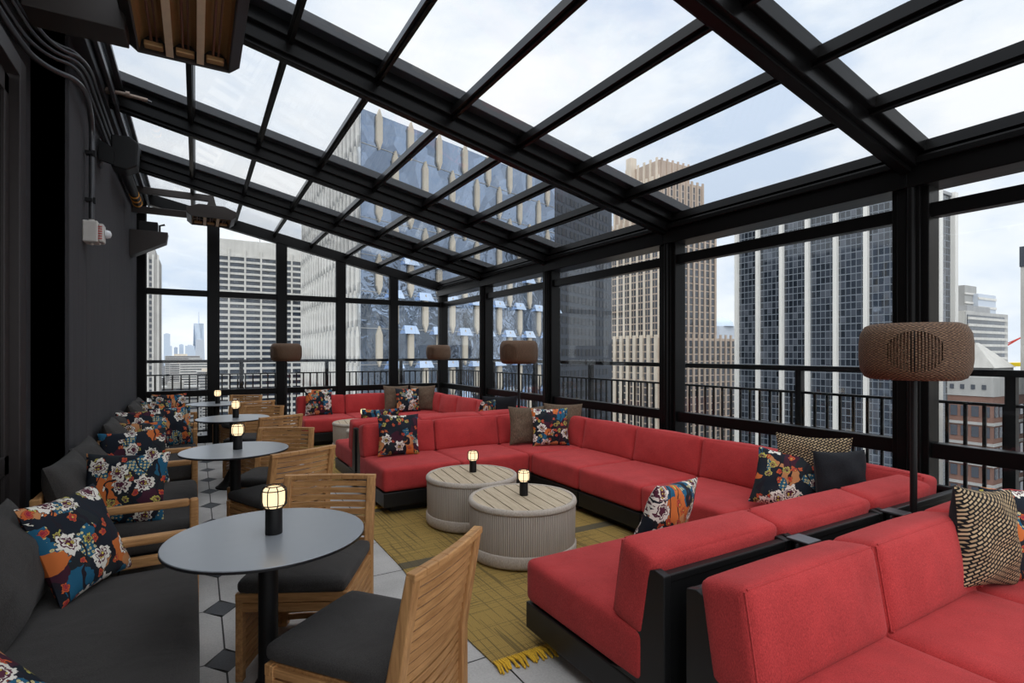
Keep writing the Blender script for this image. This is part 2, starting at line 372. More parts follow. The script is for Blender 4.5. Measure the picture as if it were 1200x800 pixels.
# floor: pavers with a diamond at the corners
def floor():
    mb = MB(); mb.box((-1.25, YN, -.30), (5.3, 11.0, -.006), 2)
    px, py, a, b, g = .56, .597, .085, .112, .004
    ox, oy = .12, 3.47
    ix0, ix1 = -3, 10; iy0, iy1 = -9, 13
    for i in range(ix0, ix1):
        for j in range(iy0, iy1):
            cx, cy = ox+i*px, oy+j*py
            sk = .03
            dk = (i == 0 or i == -2 or (i >= 7 and j % 3 == 0) or (i in (4,) and j % 4 == 1))
            if dk:
                aa, bb = a-g, b-g
                mb.add([(cx-aa, cy-sk*.4, 0), (cx+sk*.4, cy-bb, 0), (cx+aa, cy+sk*.4, 0), (cx-sk*.4, cy+bb, 0)], [(0, 1, 2, 3)], False, 1)
            # light paver to the right of and above this corner
            x0, x1, y0, y1 = cx+g, cx+px-g, cy+g, cy+py-g
            def dkq(ii, jj): return (ii == 0 or ii == -2 or (ii >= 7 and jj % 3 == 0) or (ii in (4,) and jj % 4 == 1))
            P = []
            sl = .05 if (i+j) % 2 else -.05
            def corner(ii, jj, c0, c1, pt):
                P.extend([c0, c1] if dkq(ii, jj) else [pt])
            corner(i, j, (cx+g, cy+b+g), (cx+a+g, cy+g), (x0, y0))
            corner(i+1, j, (cx+px-a-g, cy+g), (x1, cy+b+g), (x1, y0))
            corner(i+1, j+1, (x1, cy+py-b-g), (cx+px-a-g, y1), (x1, y1))
            corner(i, j+1, (cx+a+g, y1), (x0, cy+py-b-g), (x0, y1))
            if cx+px > 5.2 or cx < -1.2 or cy < YN or cy+py > 10.9: continue
            mb.add([(x, y, 0) for x, y in P], [tuple(range(len(P)))], False, 0)
    return struct('floor', mb, [M['paver'], M['darkpaver'], M['grout']], 'pale concrete paver floor with dark diamond inserts', 'floor')
floor()

# left wall: stuccoed panels, then a recess with a dark door
mb = MB(); ys = [4.9, 5.62, 7.0, 8.3, 9.2, 10.05]
for a, b in zip(ys, ys[1:]): mb.box((XL-.25, a, 0), (XL, b-.006, 3.80))
mb.box((XL-.3, 4.9, 0), (XL-.02, 10.05, 3.79))
bev(struct('wall_left', mb, M['wall'], 'charcoal stucco wall in tall panels along the left side', 'wall'), .004)
mb = MB(); mb.box((-1.35, 4.62, 0), (-.99, 4.9, 3.9)); mb.box((-1.35, -1.6, 3.32), (-.99, 4.62, 3.9)); mb.box((-1.35, -1.6, 0), (-.99, 1.2, 3.32))
struct('wall_recess', mb, M['wall'], 'dark recessed wall with the door at the left edge', 'wall')
d = thing('door_1', 'dark door with brown frame and black glass at the left edge', 'door', (-1.0, 2.9, 0)); d['kind'] = 'structure'
mb = MB(); mb.box((-.02, 1.56, 0), (.05, 1.70, 3.30)); mb.box((-.02, -1.70, 0), (.05, -1.56, 3.30)); mb.box((-.02, -1.56, 3.18), (.05, 1.56, 3.30)); bev(mb.build('door_frame', M['doorframe'], d), .005)
mb = MB()
for y0, y1 in ((.02, 1.55), (-1.55, -.02)):
    mb.box((-.05, y0, .02), (.0, y0+.09, 3.16)); mb.box((-.05, y1-.09, .02), (.0, y1, 3.16)); mb.box((-.05, y0, .02), (0, y1, .16)); mb.box((-.05, y0, .70), (0, y1, .82)); mb.box((-.05, y0, 3.04), (0, y1, 3.16))
dl = bev(mb.build('door_leaf', M['doorframe'], d), .004)
mb = MB(); mb.box((-.035, -1.5, .05), (-.018, 1.5, 3.1)); mb.build('glass_panel', M['doorglass'], d)
mb = MB(); mb.tube([(.0, .1, .95), (.05, .1, .95), (.05, .1, 1.35), (.0, .1, 1.35)], .012); mb.build('handle', M['conduit'], dl)

# far gable and right-hand glazing
MULX = [.24, 1.265, 2.26, 3.245]
ZL, ZM, ZE = .80, 2.40, 2.56                      # sill rail, transom, eave beam underside
n_tr = 0
def post(x, y, z1, wx, wy, label):
    mb = MB(); mb.box((x-wx/2, y-wy/2, 0), (x+wx/2, y+wy/2, z1))
    mb.box((x-wx/2-.012, y-wy*.22, 0), (x+wx/2+.012, y+wy*.22, z1-.02))
    return struct('window_post', mb, M['black'], label, 'post', .006)
post(XL+.03, YF, roof_z(XL)-.05, .16, .12, 'black far glazing post against the left wall')
for i, x in enumerate(MULX): post(x, YF, roof_z(x)-.06, .155, .12, ['first', 'second', 'third', 'fourth'][i] + ' black mullion from the left in the far glazing')
post(XR, YF, 2.62, .16, .16, 'black corner post where the far and right glazing meet')
for y, t in zip(BAYS[1:5], ('next to the far corner', 'second from the far corner', 'third from the far corner', 'nearest, behind the big wicker lamp')):
    mb = MB(); mb.box((XR-.10, y-.07, 0), (XR+.10, y+.07, 2.62)); mb.box((XR-.075, y-.11, 0), (XR+.075, y+.11, 2.60)); mb.tube([(XR-.10, y-.02, 0), (XR-.10, y-.02, 2.6)], .028, 10)
    struct('window_post', mb, M['black'], 'black right glazing post ' + t, 'post', .006)
# far gable rafter
mb = MB(); mb.beam((XL, YF, roof_z(XL)-.02), (XR+.1, YF, roof_z(XR+.1)-.02), .14, .17)
struct('gable_rafter', mb, M['black'], 'black sloping top rail of the far glazing', 'beam', .006)
# transoms, sill rails and panes: one window per bay
wn_ = 0
def window(name, label, p, q, zs, roofline=None):
    """one glazed bay between plan points p and q: rails and panes."""
    o = bpy.data.objects.new(name, None); COL.objects.link(o); o.location = (p[0], p[1], 0); tag(o, label, 'window'); o['kind'] = 'structure'
    P = Vector((0, 0, 0)); Q = Vector((q[0]-p[0], q[1]-p[1], 0))
    def rail(nm, z, h, w): 
        mb = MB(); mb.beam(P+Vector((0, 0, z)), Q+Vector((0, 0, z)), w, h); bev(mb.build(nm, M['black'], o), .005)
    rail('sill_rail', ZL, .10, .09); rail('bottom_rail', .06, .12, .10)
    rail('transom', ZM, .095, .09)
    mb = MB(); d = Q.normalized(); nrm = Vector((-d.y, d.x, 0))*.006
    def pane(z0a, z1a, z0b, z1b):
        c = [P+Vector((0, 0, z0a)), Q+Vector((0, 0, z0b)), Q+Vector((0, 0, z1b)), P+Vector((0, 0, z1a))]
        mb.add([v-nrm for v in c]+[v+nrm for v in c], [(3,2,1,0),(4,5,6,7),(0,1,5,4),(1,2,6,5),(2,3,7,6),(3,0,4,7)])
    for z0, z1 in ((.1, ZL-.03), (ZL+.03, ZM-.03)):
        mb = MB(); pane(z0, z1, z0, z1); mb.build('glass_pane', M['glass'], o)
    ta, tb = roofline if roofline else (ZE+.02, ZE+.02)
    mb = MB(); pane(ZM+.03, ta, ZM+.03, tb); mb.build('glass_pane', M['glass'], o)
    return o
xs = [XL+.03]+MULX+[XR]
for i, (a, b) in enumerate(zip(xs, xs[1:])):
    window('window_%d' % (i+1), ['leftmost', 'second', 'third', 'fourth', 'fifth and rightmost'][i] + ' bay of the far glazing wall', (a, YF), (b, YF), None, (roof_z(a)-.05, roof_z(b)-.05))
for i, (a, b) in enumerate(zip(BAYS, BAYS[1:])):
    window('window_%d' % (i+6), ['farthest', 'second farthest', 'third', 'fourth, widest seen', 'nearest'][i] + ' bay of the right glazing wall', (XR, a), (XR, b), None)
# eave beam per bay
for i, (a, b) in enumerate(zip(BAYS, BAYS[1:])):
    mb = MB(); mb.box((XR-.13, b, ZE), (XR+.13, a, 2.76)); mb.box((XR-.16, b+.04, 2.70), (XR+.05, a-.04, 2.745)); 
    struct('eave_beam', mb, M['black'], ['farthest', 'second farthest', 'third farthest', 'fourth farthest', 'nearest'][i] + ' length of the black eave beam', 'beam', .006)
# rafters (paired: one under, one above the glass)
for y, t in zip(BAYS[1:], ('farthest', 'second farthest', 'third farthest', 'second nearest', 'nearest')):
    mb = MB(); mb.beam((XL-.05, y, roof_z(XL-.05)-.01), (XR+.02, y, roof_z(XR+.02)-.01), .135, .17); mb.beam((XL-.05, y, roof_z(XL-.05)-.10), (XR-.08, y, roof_z(XR-.08)-.10), .07, .05)
    mb.beam((XL-.05, y-.085, roof_z(XL-.05)+.05), (XR+.02, y-.085, roof_z(XR+.02)+.05), .05, .10)
    struct('roof_rafter', mb, M['black'], t + ' black rafter of the sloping glass roof', 'beam', .006)
    if y < 2.5: continue
    mb = MB(); mb.beam((XL-.05, y-.16, roof_z(XL-.05)+.13), (XR+.1, y-.16, roof_z(XR+.1)+.13), .10, .08)
    struct('roof_cap', mb, M['capgrey'], t + ' grey outer rail above the roof glass', 'beam', .006)
# purlins and panes
PUR = [-.635+.5955*i for i in range(9)]; PUR[-1] = 4.16
for i, (a, b) in enumerate(zip(BAYS, BAYS[1:])):
    for j, x in enumerate(PUR):
        mb = MB(); z = roof_z(x)+.035
        mb.beam((x, a-.06, z), (x, b+.06, z), .05, .075, up=(.22, 0, 1)); mb.beam((x, a-.06, z-.045), (x, b+.06, z-.045), .022, .03, up=(.22, 0, 1))
        struct('roof_bar', mb, M['black'], 'black glazing bar %s from the eave in roof bay %s from the far end' % (['ninth', 'eighth', 'seventh', 'sixth', 'fifth', 'fourth', 'third', 'second', 'first'][j], ['one', 'two', 'three', 'four', 'five'][i]), 'beam')
    e = [XL-.05]+PUR+[XR+.1]
    for j, (x0, x1) in enumerate(zip(e, e[1:])):
        mb = MB(); z0, z1 = roof_z(x0)+.06, roof_z(x1)+.06
        c = [(x0, b, z0), (x1, b, z1), (x1, a, z1), (x0, a, z0)]
        mb.add(c+[(x, y, z+.012) for x, y, z in c], [(3,2,1,0),(4,5,6,7),(0,1,5,4),(1,2,6,5),(2,3,7,6),(3,0,4,7)])
        struct('roof_pane', mb, M['roofglass'], 'roof glass pane %d rows up from the eave in roof bay %s from the far end' % (len(e)-1-j, ['one', 'two', 'three', 'four', 'five'][i]), 'glass')
# strip along the head of the left wall
mb = MB(); mb.box((XL-.02, YN, 3.70), (XL+.09, 10, 3.80)); mb.box((XL-.30, YN, 3.86), (XL+.20, 10, 3.90)); mb.beam((XL+.15, YN, 3.72), (XL+.15, 10, 3.72), .03, .06)
struct('trim_1', mb, M['capgrey'], 'grey metal flashing along the head of the left wall', 'trim', .004)

# ------------------------------------------------------------------ outer railings
def railing(p, q, label, posts, n):
    o = thing('railing', label, 'railing', (p[0], p[1], 0)); Q = Vector((q[0]-p[0], q[1]-p[1], 0))
    for nm, z, w, h in (('top_rail', 1.30, .07, .05), ('middle_rail', 1.07, .05, .022), ('bottom_rail', .10, .05, .03)):
        mb = MB(); mb.beam((0, 0, z), Q+Vector((0, 0, z)), w, h); bev(mb.build(nm, M['matteblack'], o), .004)
    for t in posts:
        mb = MB(); c = Q*t; mb.box((c.x-.03, c.y-.03, 0), (c.x+.03, c.y+.03, 1.29)); mb.build('post', M['matteblack'], o)
    me = None
    for k in range(n):
        c = Q*((k+.5)/n)
        if me is None:
            mb = MB(); mb.box((-.008, -.011, .10), (.008, .011, 1.07)) if abs(Q.y) > abs(Q.x) else mb.box((-.011, -.008, .10), (.011, .008, 1.07))
            b = mb.build('baluster', M['matteblack'], o); me = b.data
        else:
            b = bpy.data.objects.new('baluster', me); COL.objects.link(b); b.parent = o
        b.location = c
railing((-.9, 10.75), (5.0, 10.75), 'black railing with balusters outside the far glazing', [.02, .27, .52, .77], 48)
railing((5.0, 10.75), (5.0, .0), 'black railing with balusters outside the right glazing', [.0, .14, .28, .42, .57, .715, .86, .99], 94)

# ------------------------------------------------------------------ red sectional sofas
def sofa_module(name, label, x0, x1, y0, y1, back, group):
    """one sectional unit on the plan rectangle; back: sides with a backrest among '+y','-y','+x'."""
    cx, cy = (x0+x1)/2, (y0+y1)/2; hx, hy = (x1-x0)/2, (y1-y0)/2
    o = thing(name, label, 'sofa', (cx, cy, 0), 0, group)
    mb = MB(); mb.box((-hx+.006, -hy+.006, .075), (hx-.006, hy-.006, .205))
    mb.box((-hx+.10, -hy+.10, .0), (hx-.10, hy-.10, .075))
    bev(mb.build('base_frame', M['greyframe'], o), .006)
    ft = .11                                        # thickness taken by the back frame
    bx0, bx1, by0, by1 = -hx, hx, -hy, hy
    first = True
    for b in back:
        mb = MB()
        if b in ('+y', '-y'):
            sg = 1 if b == '+y' else -1
            poly = [(sg*(hy-.30), .205), (sg*(hy-.012), .205), (sg*(hy-.012), .655), (sg*(hy-.055), .665), (sg*(hy-.085), .655), (sg*(hy-.20), .24)]
            for xa in (-hx+.008, hx-.008-.035): mb.prism(poly, 'x', xa, xa+.035)
            mb.box((-hx+.03, sg*(hy-.03)-.012, .205), (hx-.03, sg*(hy-.03)+.012, .64)); mb.box((-hx+.02, min(sg*(hy-.055), sg*(hy-.015)), .625), (hx-.02, max(sg*(hy-.055), sg*(hy-.015)), .655))
            if sg > 0: by1 = hy-.11
            else: by0 = -hy+.11
        else:
            poly = [(hx-.30, .205), (hx-.012, .205), (hx-.012, .655), (hx-.055, .665), (hx-.085, .655), (hx-.20, .24)]
            for ya in (-hy+.008, hy-.008-.035): mb.prism(poly, 'y', ya, ya+.035)
            mb.box((hx-.042, -hy+.03, .205), (hx-.018, hy-.03, .64)); mb.box((hx-.055, -hy+.02, .625), (hx-.015, hy-.02, .655))
            bx1 = hx-.11
        bev(mb.build('back_frame', M['greyframe'], o), .005)
    # seat cushion
    mb = MB(); mb.cushion(((bx0+bx1)/2, (by0+by1)/2, .315), (bx1-bx0-.006, by1-by0-.004, .21), .034, (0.006, .006, .014), 14); mb.build('seat_cushion', M['red'], o)
    for b in back:
        mb = MB(); T, Hh = .185, .33
        if b in ('+y', '-y'):
            sg = 1 if b == '+y' else -1; l = (bx1-bx0)-.01 if '+x' not in back else (2*hx-.30)
            xc = (-hx+l/2+.004) if '+x' in back else 0
            R = Matrix.Rotation(-sg*.17, 3, 'X'); mb.cushion((xc, sg*(hy-.085-T/2), .415+Hh/2-.02), (l, T, Hh), .032, (.006, .030, .014), 14, R)
        else:
            wl = 2*hy-.01; R = Matrix.Rotation(.17, 3, 'Y'); yc = 0
            if '+y' in back: wl = 2*hy-.13; yc = -.06
            if '-y' in back: wl = 2*hy-.13; yc = .06
            mb.cushion((hx-.085-T/2, yc, .415+Hh/2-.02), (T, wl, Hh), .032, (.030, .006, .014), 14, R)
        bc = mb.build('back_cushion', M['red'], o)
        rr_ = .032*.30; q = MB()
        if b in ('+y', '-y'):
            a_, c_ = l/2-rr_, Hh/2-rr_; cen = Vector((xc, sg*(hy-.085-T/2), .415+Hh/2-.02))
            loop = [(x, -sg*(T/2-rr_), z) for x, z in ((-a_, -c_), (-a_, c_), (a_, c_), (a_, -c_), (-a_, -c_))]
        else:
            a_, c_ = wl/2-rr_, Hh/2-rr_; cen = Vector((hx-.085-T/2, yc, .415+Hh/2-.02))
            loop = [(-(T/2-rr_), y, z) for y, z in ((-a_, -c_), (-a_, c_), (a_, c_), (a_, -c_), (-a_, -c_))]
        for p_, q_ in zip(loop, loop[1:]): q.tube([R @ (Vector(p_)*.985+Vector(q_)*.015) + cen, R @ (Vector(p_)*.5+Vector(q_)*.5) + cen, R @ (Vector(p_)*.015+Vector(q_)*.985) + cen], .0035, 6)
        q.build('piping', M['red'], bc)
    return o
G = 'red sectional sofa units'
XA, XB_, XC, XD = 1.42, 2.185, 2.95, 3.89
def row(y0, y1, b, labs):
    for (a, c), l in zip(((XA, XB_), (XB_, XC)), labs[:2]): sofa_module('sofa_unit', l, a, c, y0, y1, (b,), G)
    sofa_module('corner_sofa_unit', labs[2], XC, XD, y0, y1, (b, '+x'), G)
row(1.36, 2.30, '-y', ('red sofa unit beside the rug fringe, its black end frame toward us', 'red sofa unit seen from behind, second from the rug fringe', 'red corner sofa unit holding a floral, a woven and a black pillow'))
row(4.66, 5.60, '+y', ('red sofa unit with a floral pillow at the left end of the middle row', 'red sofa unit behind the two drum tables, without any pillow', 'red corner sofa unit with two brown pillows and a floral one'))
row(.38, 1.285, '+y', ('red sofa unit in the near foreground, leftmost, largest back cushion', 'red sofa unit in the foreground, right of the largest back cushion', 'red foreground corner sofa unit carrying the big woven pillow'))
row(5.665, 6.60, '-y', ('red sofa unit turned away, left end, behind the middle row', 'red sofa unit turned away, backing onto the unit behind the drum tables', 'red corner sofa unit with a black pillow, behind the two brown pillows'))
row(8.66, 9.60, '+y', ('red sofa unit with a floral pillow at the left end of the farthest row', 'red sofa unit in the middle of the farthest row, no pillow on it', 'red corner sofa unit with brown and floral pillows in the far corner'))
for (a, b), l in zip(((2.30, 3.087), (3.087, 3.873), (3.873, 4.66)), ('nearest', 'middle', 'farthest')):
    sofa_module('sofa_unit', 'red sofa unit under the right window, %s of three beside the drum tables' % l, XC, XD, a, b, ('+x',), G)
for (a, b), l in zip(((6.60, 7.287), (7.287, 7.973), (7.973, 8.66)), ('nearest', 'middle', 'farthest')):
    sofa_module('sofa_unit', 'red sofa unit under the right window in the far lounge, %s of its three' % l, XC, XD, a, b, ('+x',), G)
# metal clips joining the back frames
for x, y, l in ((XB_, 1.322, 'grey clip joining the back frames behind the largest back cushion'), (XC, 1.322, 'grey clip joining the back frames nearer the wicker lamp pole')):
    mb = MB(); mb.box((x-.045, y-.05, .666), (x+.045, y+.05, .676)); mb.box((x-.05, y-.004, .60), (x+.05, y+.004, .66))
    tag(bev(mb.build('frame_clip', M['conduit']), .003), l, 'clip', 'clips between sofa frames')

# ------------------------------------------------------------------ rugs
def rug(label, x0, x1, y0, y1, fr):
    o = thing('rug', label, 'rug', ((x0+x1)/2, (y0+y1)/2, 0)); hx, hy = (x1-x0)/2, (y1-y0)/2
    mb = MB(); N = 14; vs = []
    for i in range(N+1):
        for j in range(N+1):
            x = -hx+2*hx*i/N; y = -hy+2*hy*j/N
            edge = .02*math.sin(y*2.3) if i == 0 else 0
            vs.append((x+edge, y, .009))
    mb.add(vs, [(i*(N+1)+j, (i+1)*(N+1)+j, (i+1)*(N+1)+j+1, i*(N+1)+j+1) for i in range(N) for j in range(N)])
    mb.box((-hx, -hy, .001), (hx, hy, .008)); mb.build('woven_field', M['rug'], o)
    for sg in fr:
        mb = MB(); n = int(2*hx/.012)
        for k in range(n):
            x = -hx+.006+k*.012; l = .075+random.random()*.03; dx = random.uniform(-.018, .018)
            mb.tube([(x, sg*(hy-.005), .010), (x+dx*.4, sg*(hy+l*.5), .018), (x+dx, sg*(hy+l), .007)], [.006, .007, .005], 5)
        mb.build('fringe', M['fringe'], o, kind='stuff')
rug('mustard woven rug with yellow fringe under the two near drum tables', 1.19, 3.2, 2.20, 4.92, (-1, 1))
rug('mustard woven rug under the far drum tables', 1.25, 3.2, 6.1, 8.9, (-1, 1))

# ------------------------------------------------------------------ drum tables
def drum(label, loc, rz=0.0, R=.392, Hh=.40):
    o = thing('drum_table', label, 'coffee table', loc, rz, 'round rope drum tables')
    mb = MB(); mb.lathe([(R-.030, .025), (R-.018, .04), (R-.012, .12), (R-.008, .36), (R-.012, .372)], 72); mb.build('rope_side', M['rope'], o)
    mb = MB(); mb.lathe([(R-.05, .008), (R-.012, .012), (R-.003, .03), (R-.003, .09), (R-.010, .098), (R-.02, .098)], 72); mb.build('lower_band', M['roperim'], o)
    mb = MB(); mb.lathe([(R-.02, .362), (R-.003, .365), (R, .375), (R-.003, .393), (R-.012, .402), (R-.030, .402), (R-.034, .395), (R-.034, .37)], 72, caps=False); mb.build('rim', M['roperim'], o)
    mb = MB(); r = R-.033; w = .097
    k = -int(r/w)-1
    while k*w < r:
        a, b = k*w+.0045, (k+1)*w-.0045; a = max(a, -r+.002); b = min(b, r-.002)
        if b > a:
            pts = [];
            m_ = 10
            for q in range(m_+1):
                x = a+(b-a)*q/m_; pts.append((x, -math.sqrt(max(0, r*r-x*x))))
            for q in range(m_, -1, -1):
                x = a+(b-a)*q/m_; pts.append((x, math.sqrt(max(0, r*r-x*x))))
            mb.prism(pts, 'z', .375, .397)
        k += 1
    mb.build('slatted_top', M['drumwood'], o)
    mb = MB(); mb.lathe([(r, .35), (r, .3755)], 48); mb.build('top_support', M['edge'], o)
    mb = MB(); mb.lathe([(R-.06, 0), (R-.045, .002), (R-.045, .01)], 48); mb.build('foot_ring', M['edge'], o)
    return o
ZR = .009
drum('pale round drum table with plank top, nearest, a lit lantern on it', (2.04, 3.33, ZR), -.13)
drum('pale round drum table behind the nearest one, a lit lantern on it', (2.045, 4.17, ZR), -.13)
drum('round drum table in the far lounge half hidden behind the turned sofa', (2.12, 7.29, ZR), -.13)
drum('round drum table in the far lounge with a small lantern on it', (2.13, 8.20, ZR), -.13)

# ------------------------------------------------------------------ lanterns
def make_lantern(label, loc):
    o = thing('table_lantern', label, 'lantern', loc, random.random(), 'lit cage lanterns')
    mb = MB(); mb.lathe([(.031, 0), (.0315, .004), (.031, .098), (.029, .10)], 24); bev(mb.build('base', M['matteblack'], o), .001)
    mb = MB(); mb.lathe([(.026, .102), (.036, .108), (.040, .125), (.040, .160), (.036, .176), (.028, .180)], 28); mb.build('glowing_shade', M['glow'], o)
    mb = MB()
    for k in range(8):
        a = 2*PI*k/8; c, s_ = math.cos(a), math.sin(a)
        mb.tube([(r*c, r*s_, z) for r, z in ((.030, .099), (.046, .113), (.049, .128), (.049, .158), (.045, .174), (.031, .186))], .0021, 6)
    for r, z in ((.031, .186), (.046, .171), (.047, .115), (.030, .100)):
        mb.tube([(r*math.cos(2*PI*k/28), r*math.sin(2*PI*k/28), z) for k in range(29)], .0021, 6, cap=False)
    mb.build('wire_cage', M['matteblack'], o)
    return o

# ------------------------------------------------------------------ bistro tables with lanterns
TAB = [(.242, 2.29), (.247, 4.42), (.345, 6.57), (.237, 8.54)]
lan = None
def bistro(label, loc):
    o = thing('bistro_table', label, 'table', loc, 0, 'round grey bistro tables')
    mb = MB(); mb.lathe([(.352, .728), (.360, .731), (.360, .740)], 64, mi=0); mb.build('table_rim', M['edge'], o)
    mb = MB(); mb.lathe([(.359, .7395), (.359, .7425), (.357, .7432)], 64); mb.build('tabletop', M['tabletop'], o)
    mb = MB(); mb.lathe([(.10, .722), (.10, .728)], 24); mb.lathe([(.038, .18), (.036, .25), (.036, .722)], 24); mb.build('column', M['matteblack'], o)
    mb = MB(); mb.lathe([(.17, 0), (.17, .008), (.155, .014), (.10, .07), (.06, .15), (.038, .19)], 40); mb.build('flared_base', M['matteblack'], o)
    return o
names = ('nearest', 'second', 'third', 'farthest')
t0 = bistro('grey round bistro table in the left foreground, nearest of the row', (*TAB[0], 0))
for k in range(1, 4): dup(t0, (*TAB[k], 0), 0, 'grey round bistro table, %s along the left row of four' % names[k])
l0 = make_lantern('lit cage lantern on the nearest bistro table', (.262, 2.29, .7432))
LP = [(.262, 4.42, .7432, 'lit cage lantern on the second bistro table'), (.37, 6.57, .7432, 'lit cage lantern on the third bistro table'), (.257, 8.54, .7432, 'lit cage lantern on the farthest bistro table'),
      (2.07, 3.36, .406, 'lit cage lantern on the nearest drum table'), (2.09, 4.24, .406, 'lit cage lantern on the drum table behind the nearest'), (2.21, 8.28, .406, 'lit cage lantern on the far lounge drum table')]
for x, y, z, l in LP: dup(l0, (x, y, z), random.random(), l)

# ------------------------------------------------------------------ slatted teak chairs
def chair(label, loc, rz):
    o = thing('dining_chair', label, 'chair', loc, rz, 'slatted teak chairs')
    hw = .245; yb, yt = .235, .305      # back post at floor / at top
    def yp(z): return yb + (yt-yb)*max(0, (z-.40)/.38) if z > .4 else yb
    bow = .022
    mb = MB()
    for sx in (-1, 1):
        x = sx*(hw-.022)
        mb.prism([(yp(0)-.028, 0), (yp(0)+.028, 0), (yp(.4)+.026, .40), (yp(.78)+.018, .775), (yp(.78)-.018, .775), (yp(.4)-.028, .40)], 'x', x-.022, x+.022)
    bev(mb.build('back_posts', M['teakz'], o), .006)
    mb = MB(); n = 20
    for k in range(n):
        z = .025+k*.0365
        pts = [(x, yp(z+.015)+bow*(1-(x/(hw-.04))**2)*.8, z+.0155) for x in [(-hw+.04)+(2*hw-.08)*q/6 for q in range(7)]]
        for p, q in zip(pts, pts[1:]): mb.beam(p, q, .012, .0275)
    mb.build('back_slats', M['teakx'], o)
    mb = MB(); pts = [(x, yt+bow*(1-(x/hw)**2)*.8, .768) for x in [-hw+2*hw*q/8 for q in range(9)]]
    for p, q in zip(pts, pts[1:]): mb.beam(p, q, .036, .026)
    bev(mb.build('top_rail', M['teakx'], o), .004)
    for sx in (-1, 1):
        mb = MB(); x = sx*(hw-.012)
        for k in range(10):
            z = .02+k*.0365; mb.box((x-.008, -.25, z), (x+.008, yb-.02, z+.0285))
        mb.box((x-.02 if sx > 0 else x-.011, -.27, 0), (x+.011 if sx > 0 else x+.02, -.235, .385))
        bev(mb.build('slatted_side', M['teaky'], o), .002, 1)
    mb = MB(); mb.box((-hw, -.272, .350), (hw, -.245, .390)); mb.box((-hw+.03, -.268, .305), (hw-.03, -.248, .345)); bev(mb.build('front_rail', M['teakx'], o), .004)
    mb = MB(); mb.box((-hw+.02, -.25, .36), (hw-.02, yb-.03, .388)); mb.build('seat_board', M['teakx'], o)
    mb = MB(); mb.cushion((0, -.025, .421), (2*hw-.015, .52, .066), .028, (.004, .004, .008), 10); mb.build('seat_pad', M['charcoal'], o)
    return o
def face(dx, dy): return math.atan2(dx, -dy)       # rotation so that local -Y points along (dx, dy)
CH = [((.56, 1.95), (-.62, .78), 'teak chair in the foreground seen from behind, slatted back turned to the rug'),
      ((.49, 2.78), (-.47, -.88), 'teak chair behind the nearest bistro table, its back slats facing us'),
      ((.52, 4.22), (-.41, .91), 'teak chair at the second bistro table, near side, back turned to us'),
      ((.55, 4.90), (-.47, -.88), 'teak chair at the second bistro table, far side, back slats facing us'),
      ((.66, 6.46), (-.40, .92), 'teak chair at the third bistro table, near side, back turned to us'),
      ((.60, 7.18), (-.45, -.89), 'teak chair at the third bistro table, far side, back slats facing us'),
      ((.62, 8.49), (-.35, .93), 'teak chair at the farthest bistro table, near side, back turned to us'),
      ((.545, 9.22), (-.45, -.89), 'teak chair at the farthest bistro table, far side, against the end glazing')]
c0 = None
for (x, y), dvec, l in CH:
    if c0 is None: c0 = chair(l, (x, y, 0), face(*dvec))
    else: dup(c0, (x, y, 0), face(*dvec), l)

def pillow_mb(s=.46, T=.075, N=18, half=None, hh=None, pinch=1.0):
    mb = MB(); h = hh or s
    for side in (1, -1):
        if half and side != half: continue
        vs = []
        for i in range(N+1):
            for j in range(N+1):
                u, v = 2*i/N-1, 2*j/N-1
                u = math.copysign(1-(1-abs(u))**1.4, u); v = math.copysign(1-(1-abs(v))**1.4, v)
                t = T*((1-u*u)*(1-v*v))**.42
                x = s/2*u*(1-.085*pinch*(1-v*v)); z = h/2*v*(1-.085*pinch*(1-u*u)) + h/2
                t *= 1+.10*math.sin(5*u+3*v)+.06*math.sin(9*v-4*u)
                vs.append((x, -side*t, z))
        fs = [(i*(N+1)+j, (i+1)*(N+1)+j, (i+1)*(N+1)+j+1, i*(N+1)+j+1) for i in range(N) for j in range(N)]
        mb.add(vs, fs if side > 0 else [f[::-1] for f in fs], True)
    return mb
